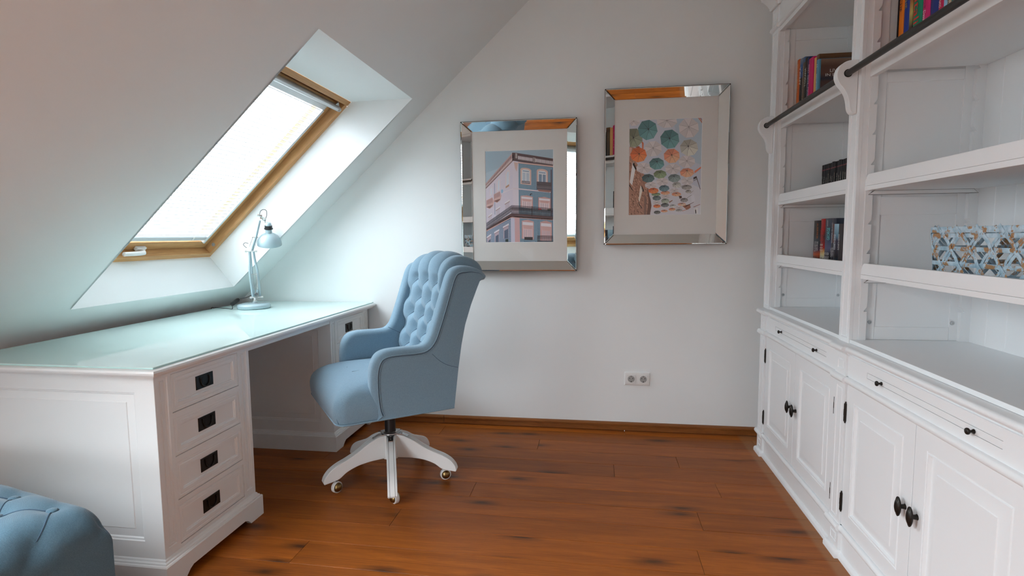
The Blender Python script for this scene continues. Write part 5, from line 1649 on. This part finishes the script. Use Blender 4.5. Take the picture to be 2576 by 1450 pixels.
book(X4, 1.842, 1.868, Z1, .31, .22, flat((40, 124, 120)), 'teal cookbook at the right end behind the ladder rail', G4)
book(X4, 1.812, 1.841, Z1, .30, .22, flat((150, 40, 44)), 'dark red cookbook at the far right end behind the ladder rail', G4)

# ------------------------------------------------------------------ woven basket
BX0, BX1, BY0, BY1 = 1.008, 1.275, 1.445, 1.912
ZB0 = 1.0430; ZBT = 1.2075
bas = thing('woven_basket', 'worn blue open weave cane basket on the lower near shelf', 'basket', ((BX0 + BX1) / 2, (BY0 + BY1) / 2, ZB0))
BR = .055
per_pts = []
for p in roundrect(BX1 - BX0, BY1 - BY0, BR, 8): per_pts.append(Vector((BX0 + p[0], BY0 + p[1], 0)))
pl_ = [0]
for a, b_ in zip(per_pts, per_pts[1:] + per_pts[:1]): pl_.append(pl_[-1] + (b_ - a).length)
PT = pl_[-1]
BCN = Vector(((BX0 + BX1) / 2, (BY0 + BY1) / 2, 0))


def bperim(s_, z, off):
    s_ = s_ % PT
    for k in range(len(per_pts)):
        if pl_[k + 1] >= s_: break
    a, b_ = per_pts[k], per_pts[(k + 1) % len(per_pts)]
    t = (s_ - pl_[k]) / max(pl_[k + 1] - pl_[k], 1e-9)
    p = a + (b_ - a) * t
    d = b_ - a; n_ = Vector((d.y, -d.x, 0)).normalized()
    if n_.dot(p - BCN) < 0: n_ = -n_
    k2 = 1 - .045 * (ZBT - z) / (ZBT - ZB0)
    p = BCN + (p - BCN) * k2 + n_ * off
    return Vector((p.x, p.y, z)), n_


def strip_obj(fn, n, hw, name, th=.0016, closed=False):
    """flat cane strip along fn(t)->(point, normal); hw = half width"""
    rings_ = []
    N = n
    P_ = [fn(k / N) for k in range(N + (0 if closed else 1))]
    for k in range(len(P_)):
        p, nn_ = P_[k]
        if closed: t = P_[(k + 1) % N][0] - P_[k - 1][0]
        else: t = P_[min(k + 1, N)][0] - P_[max(k - 1, 0)][0]
        t.normalize(); s_ = t.cross(nn_).normalized() * hw
        rings_.append([p - s_ - nn_ * th * .3, p - s_ * .7 + nn_ * th * .5, p + s_ * .7 + nn_ * th * .5, p + s_ - nn_ * th * .3, p + s_ * .8 - nn_ * th, p - s_ * .8 - nn_ * th])
    if closed: rings_.append(rings_[0])
    mb = MB().loops(rings_, not closed, not closed)
    return mb.build(name, M_cane, bas, smooth=50)


for z, hw, off in ((1.0505, .0065, 0), (1.101, .0062, 0), (1.1445, .0062, 0), (1.182, .0062, 0)):
    strip_obj(lambda t: bperim(t * PT, z, off), 72, hw, 'cane_hoop', closed=True)
strip_obj(lambda t: bperim(t * PT, 1.1985, .002), 72, .0085, 'rim_band', closed=True)
strip_obj(lambda t: bperim(t * PT, 1.1985, -.0045), 72, .0085, 'rim_band', closed=True)
ND = 16
pit = PT / ND
zA, zB = 1.0455, 1.194
dsh = (zB - zA) * .80
for k in range(ND):
    f_ = lambda t, k=k: bperim(k * pit - (t - .5) * dsh, zA + (zB - zA) * t, .0022 + .0014 * sin(t * pi * 7))
    strip_obj(f_, 14, .0062, 'cane_strand')
    for o_ in (-.0075, .0075):
        f_ = lambda t, k=k, o_=o_: bperim(k * pit + pit * .5 + o_ + (t - .5) * dsh, zA + (zB - zA) * t, -.0006 - .0012 * sin(t * pi * 7))
        strip_obj(f_, 14, .0048, 'cane_strand')
for k in range(ND):
    f_ = lambda t, k=k: bperim(k * pit - .5 * dsh - .020 * t, 1.188 + .021 * t, .0036 + .001 * sin(pi * t))
    strip_obj(f_, 4, .0056, 'rim_wrap')
bot = MB()
for k in range(9): bot.box(BX0 + .02, BX1 - .02, BY0 + .03 + k * .046, BY0 + .044 + k * .046, ZB0, ZB0 + .002)
for k in range(5): bot.box(BX0 + .025 + k * .046, BX0 + .039 + k * .046, BY0 + .02, BY1 - .02, ZB0 + .002, ZB0 + .004)
bot.build('base_weave', M_cane, bas, smooth=0)
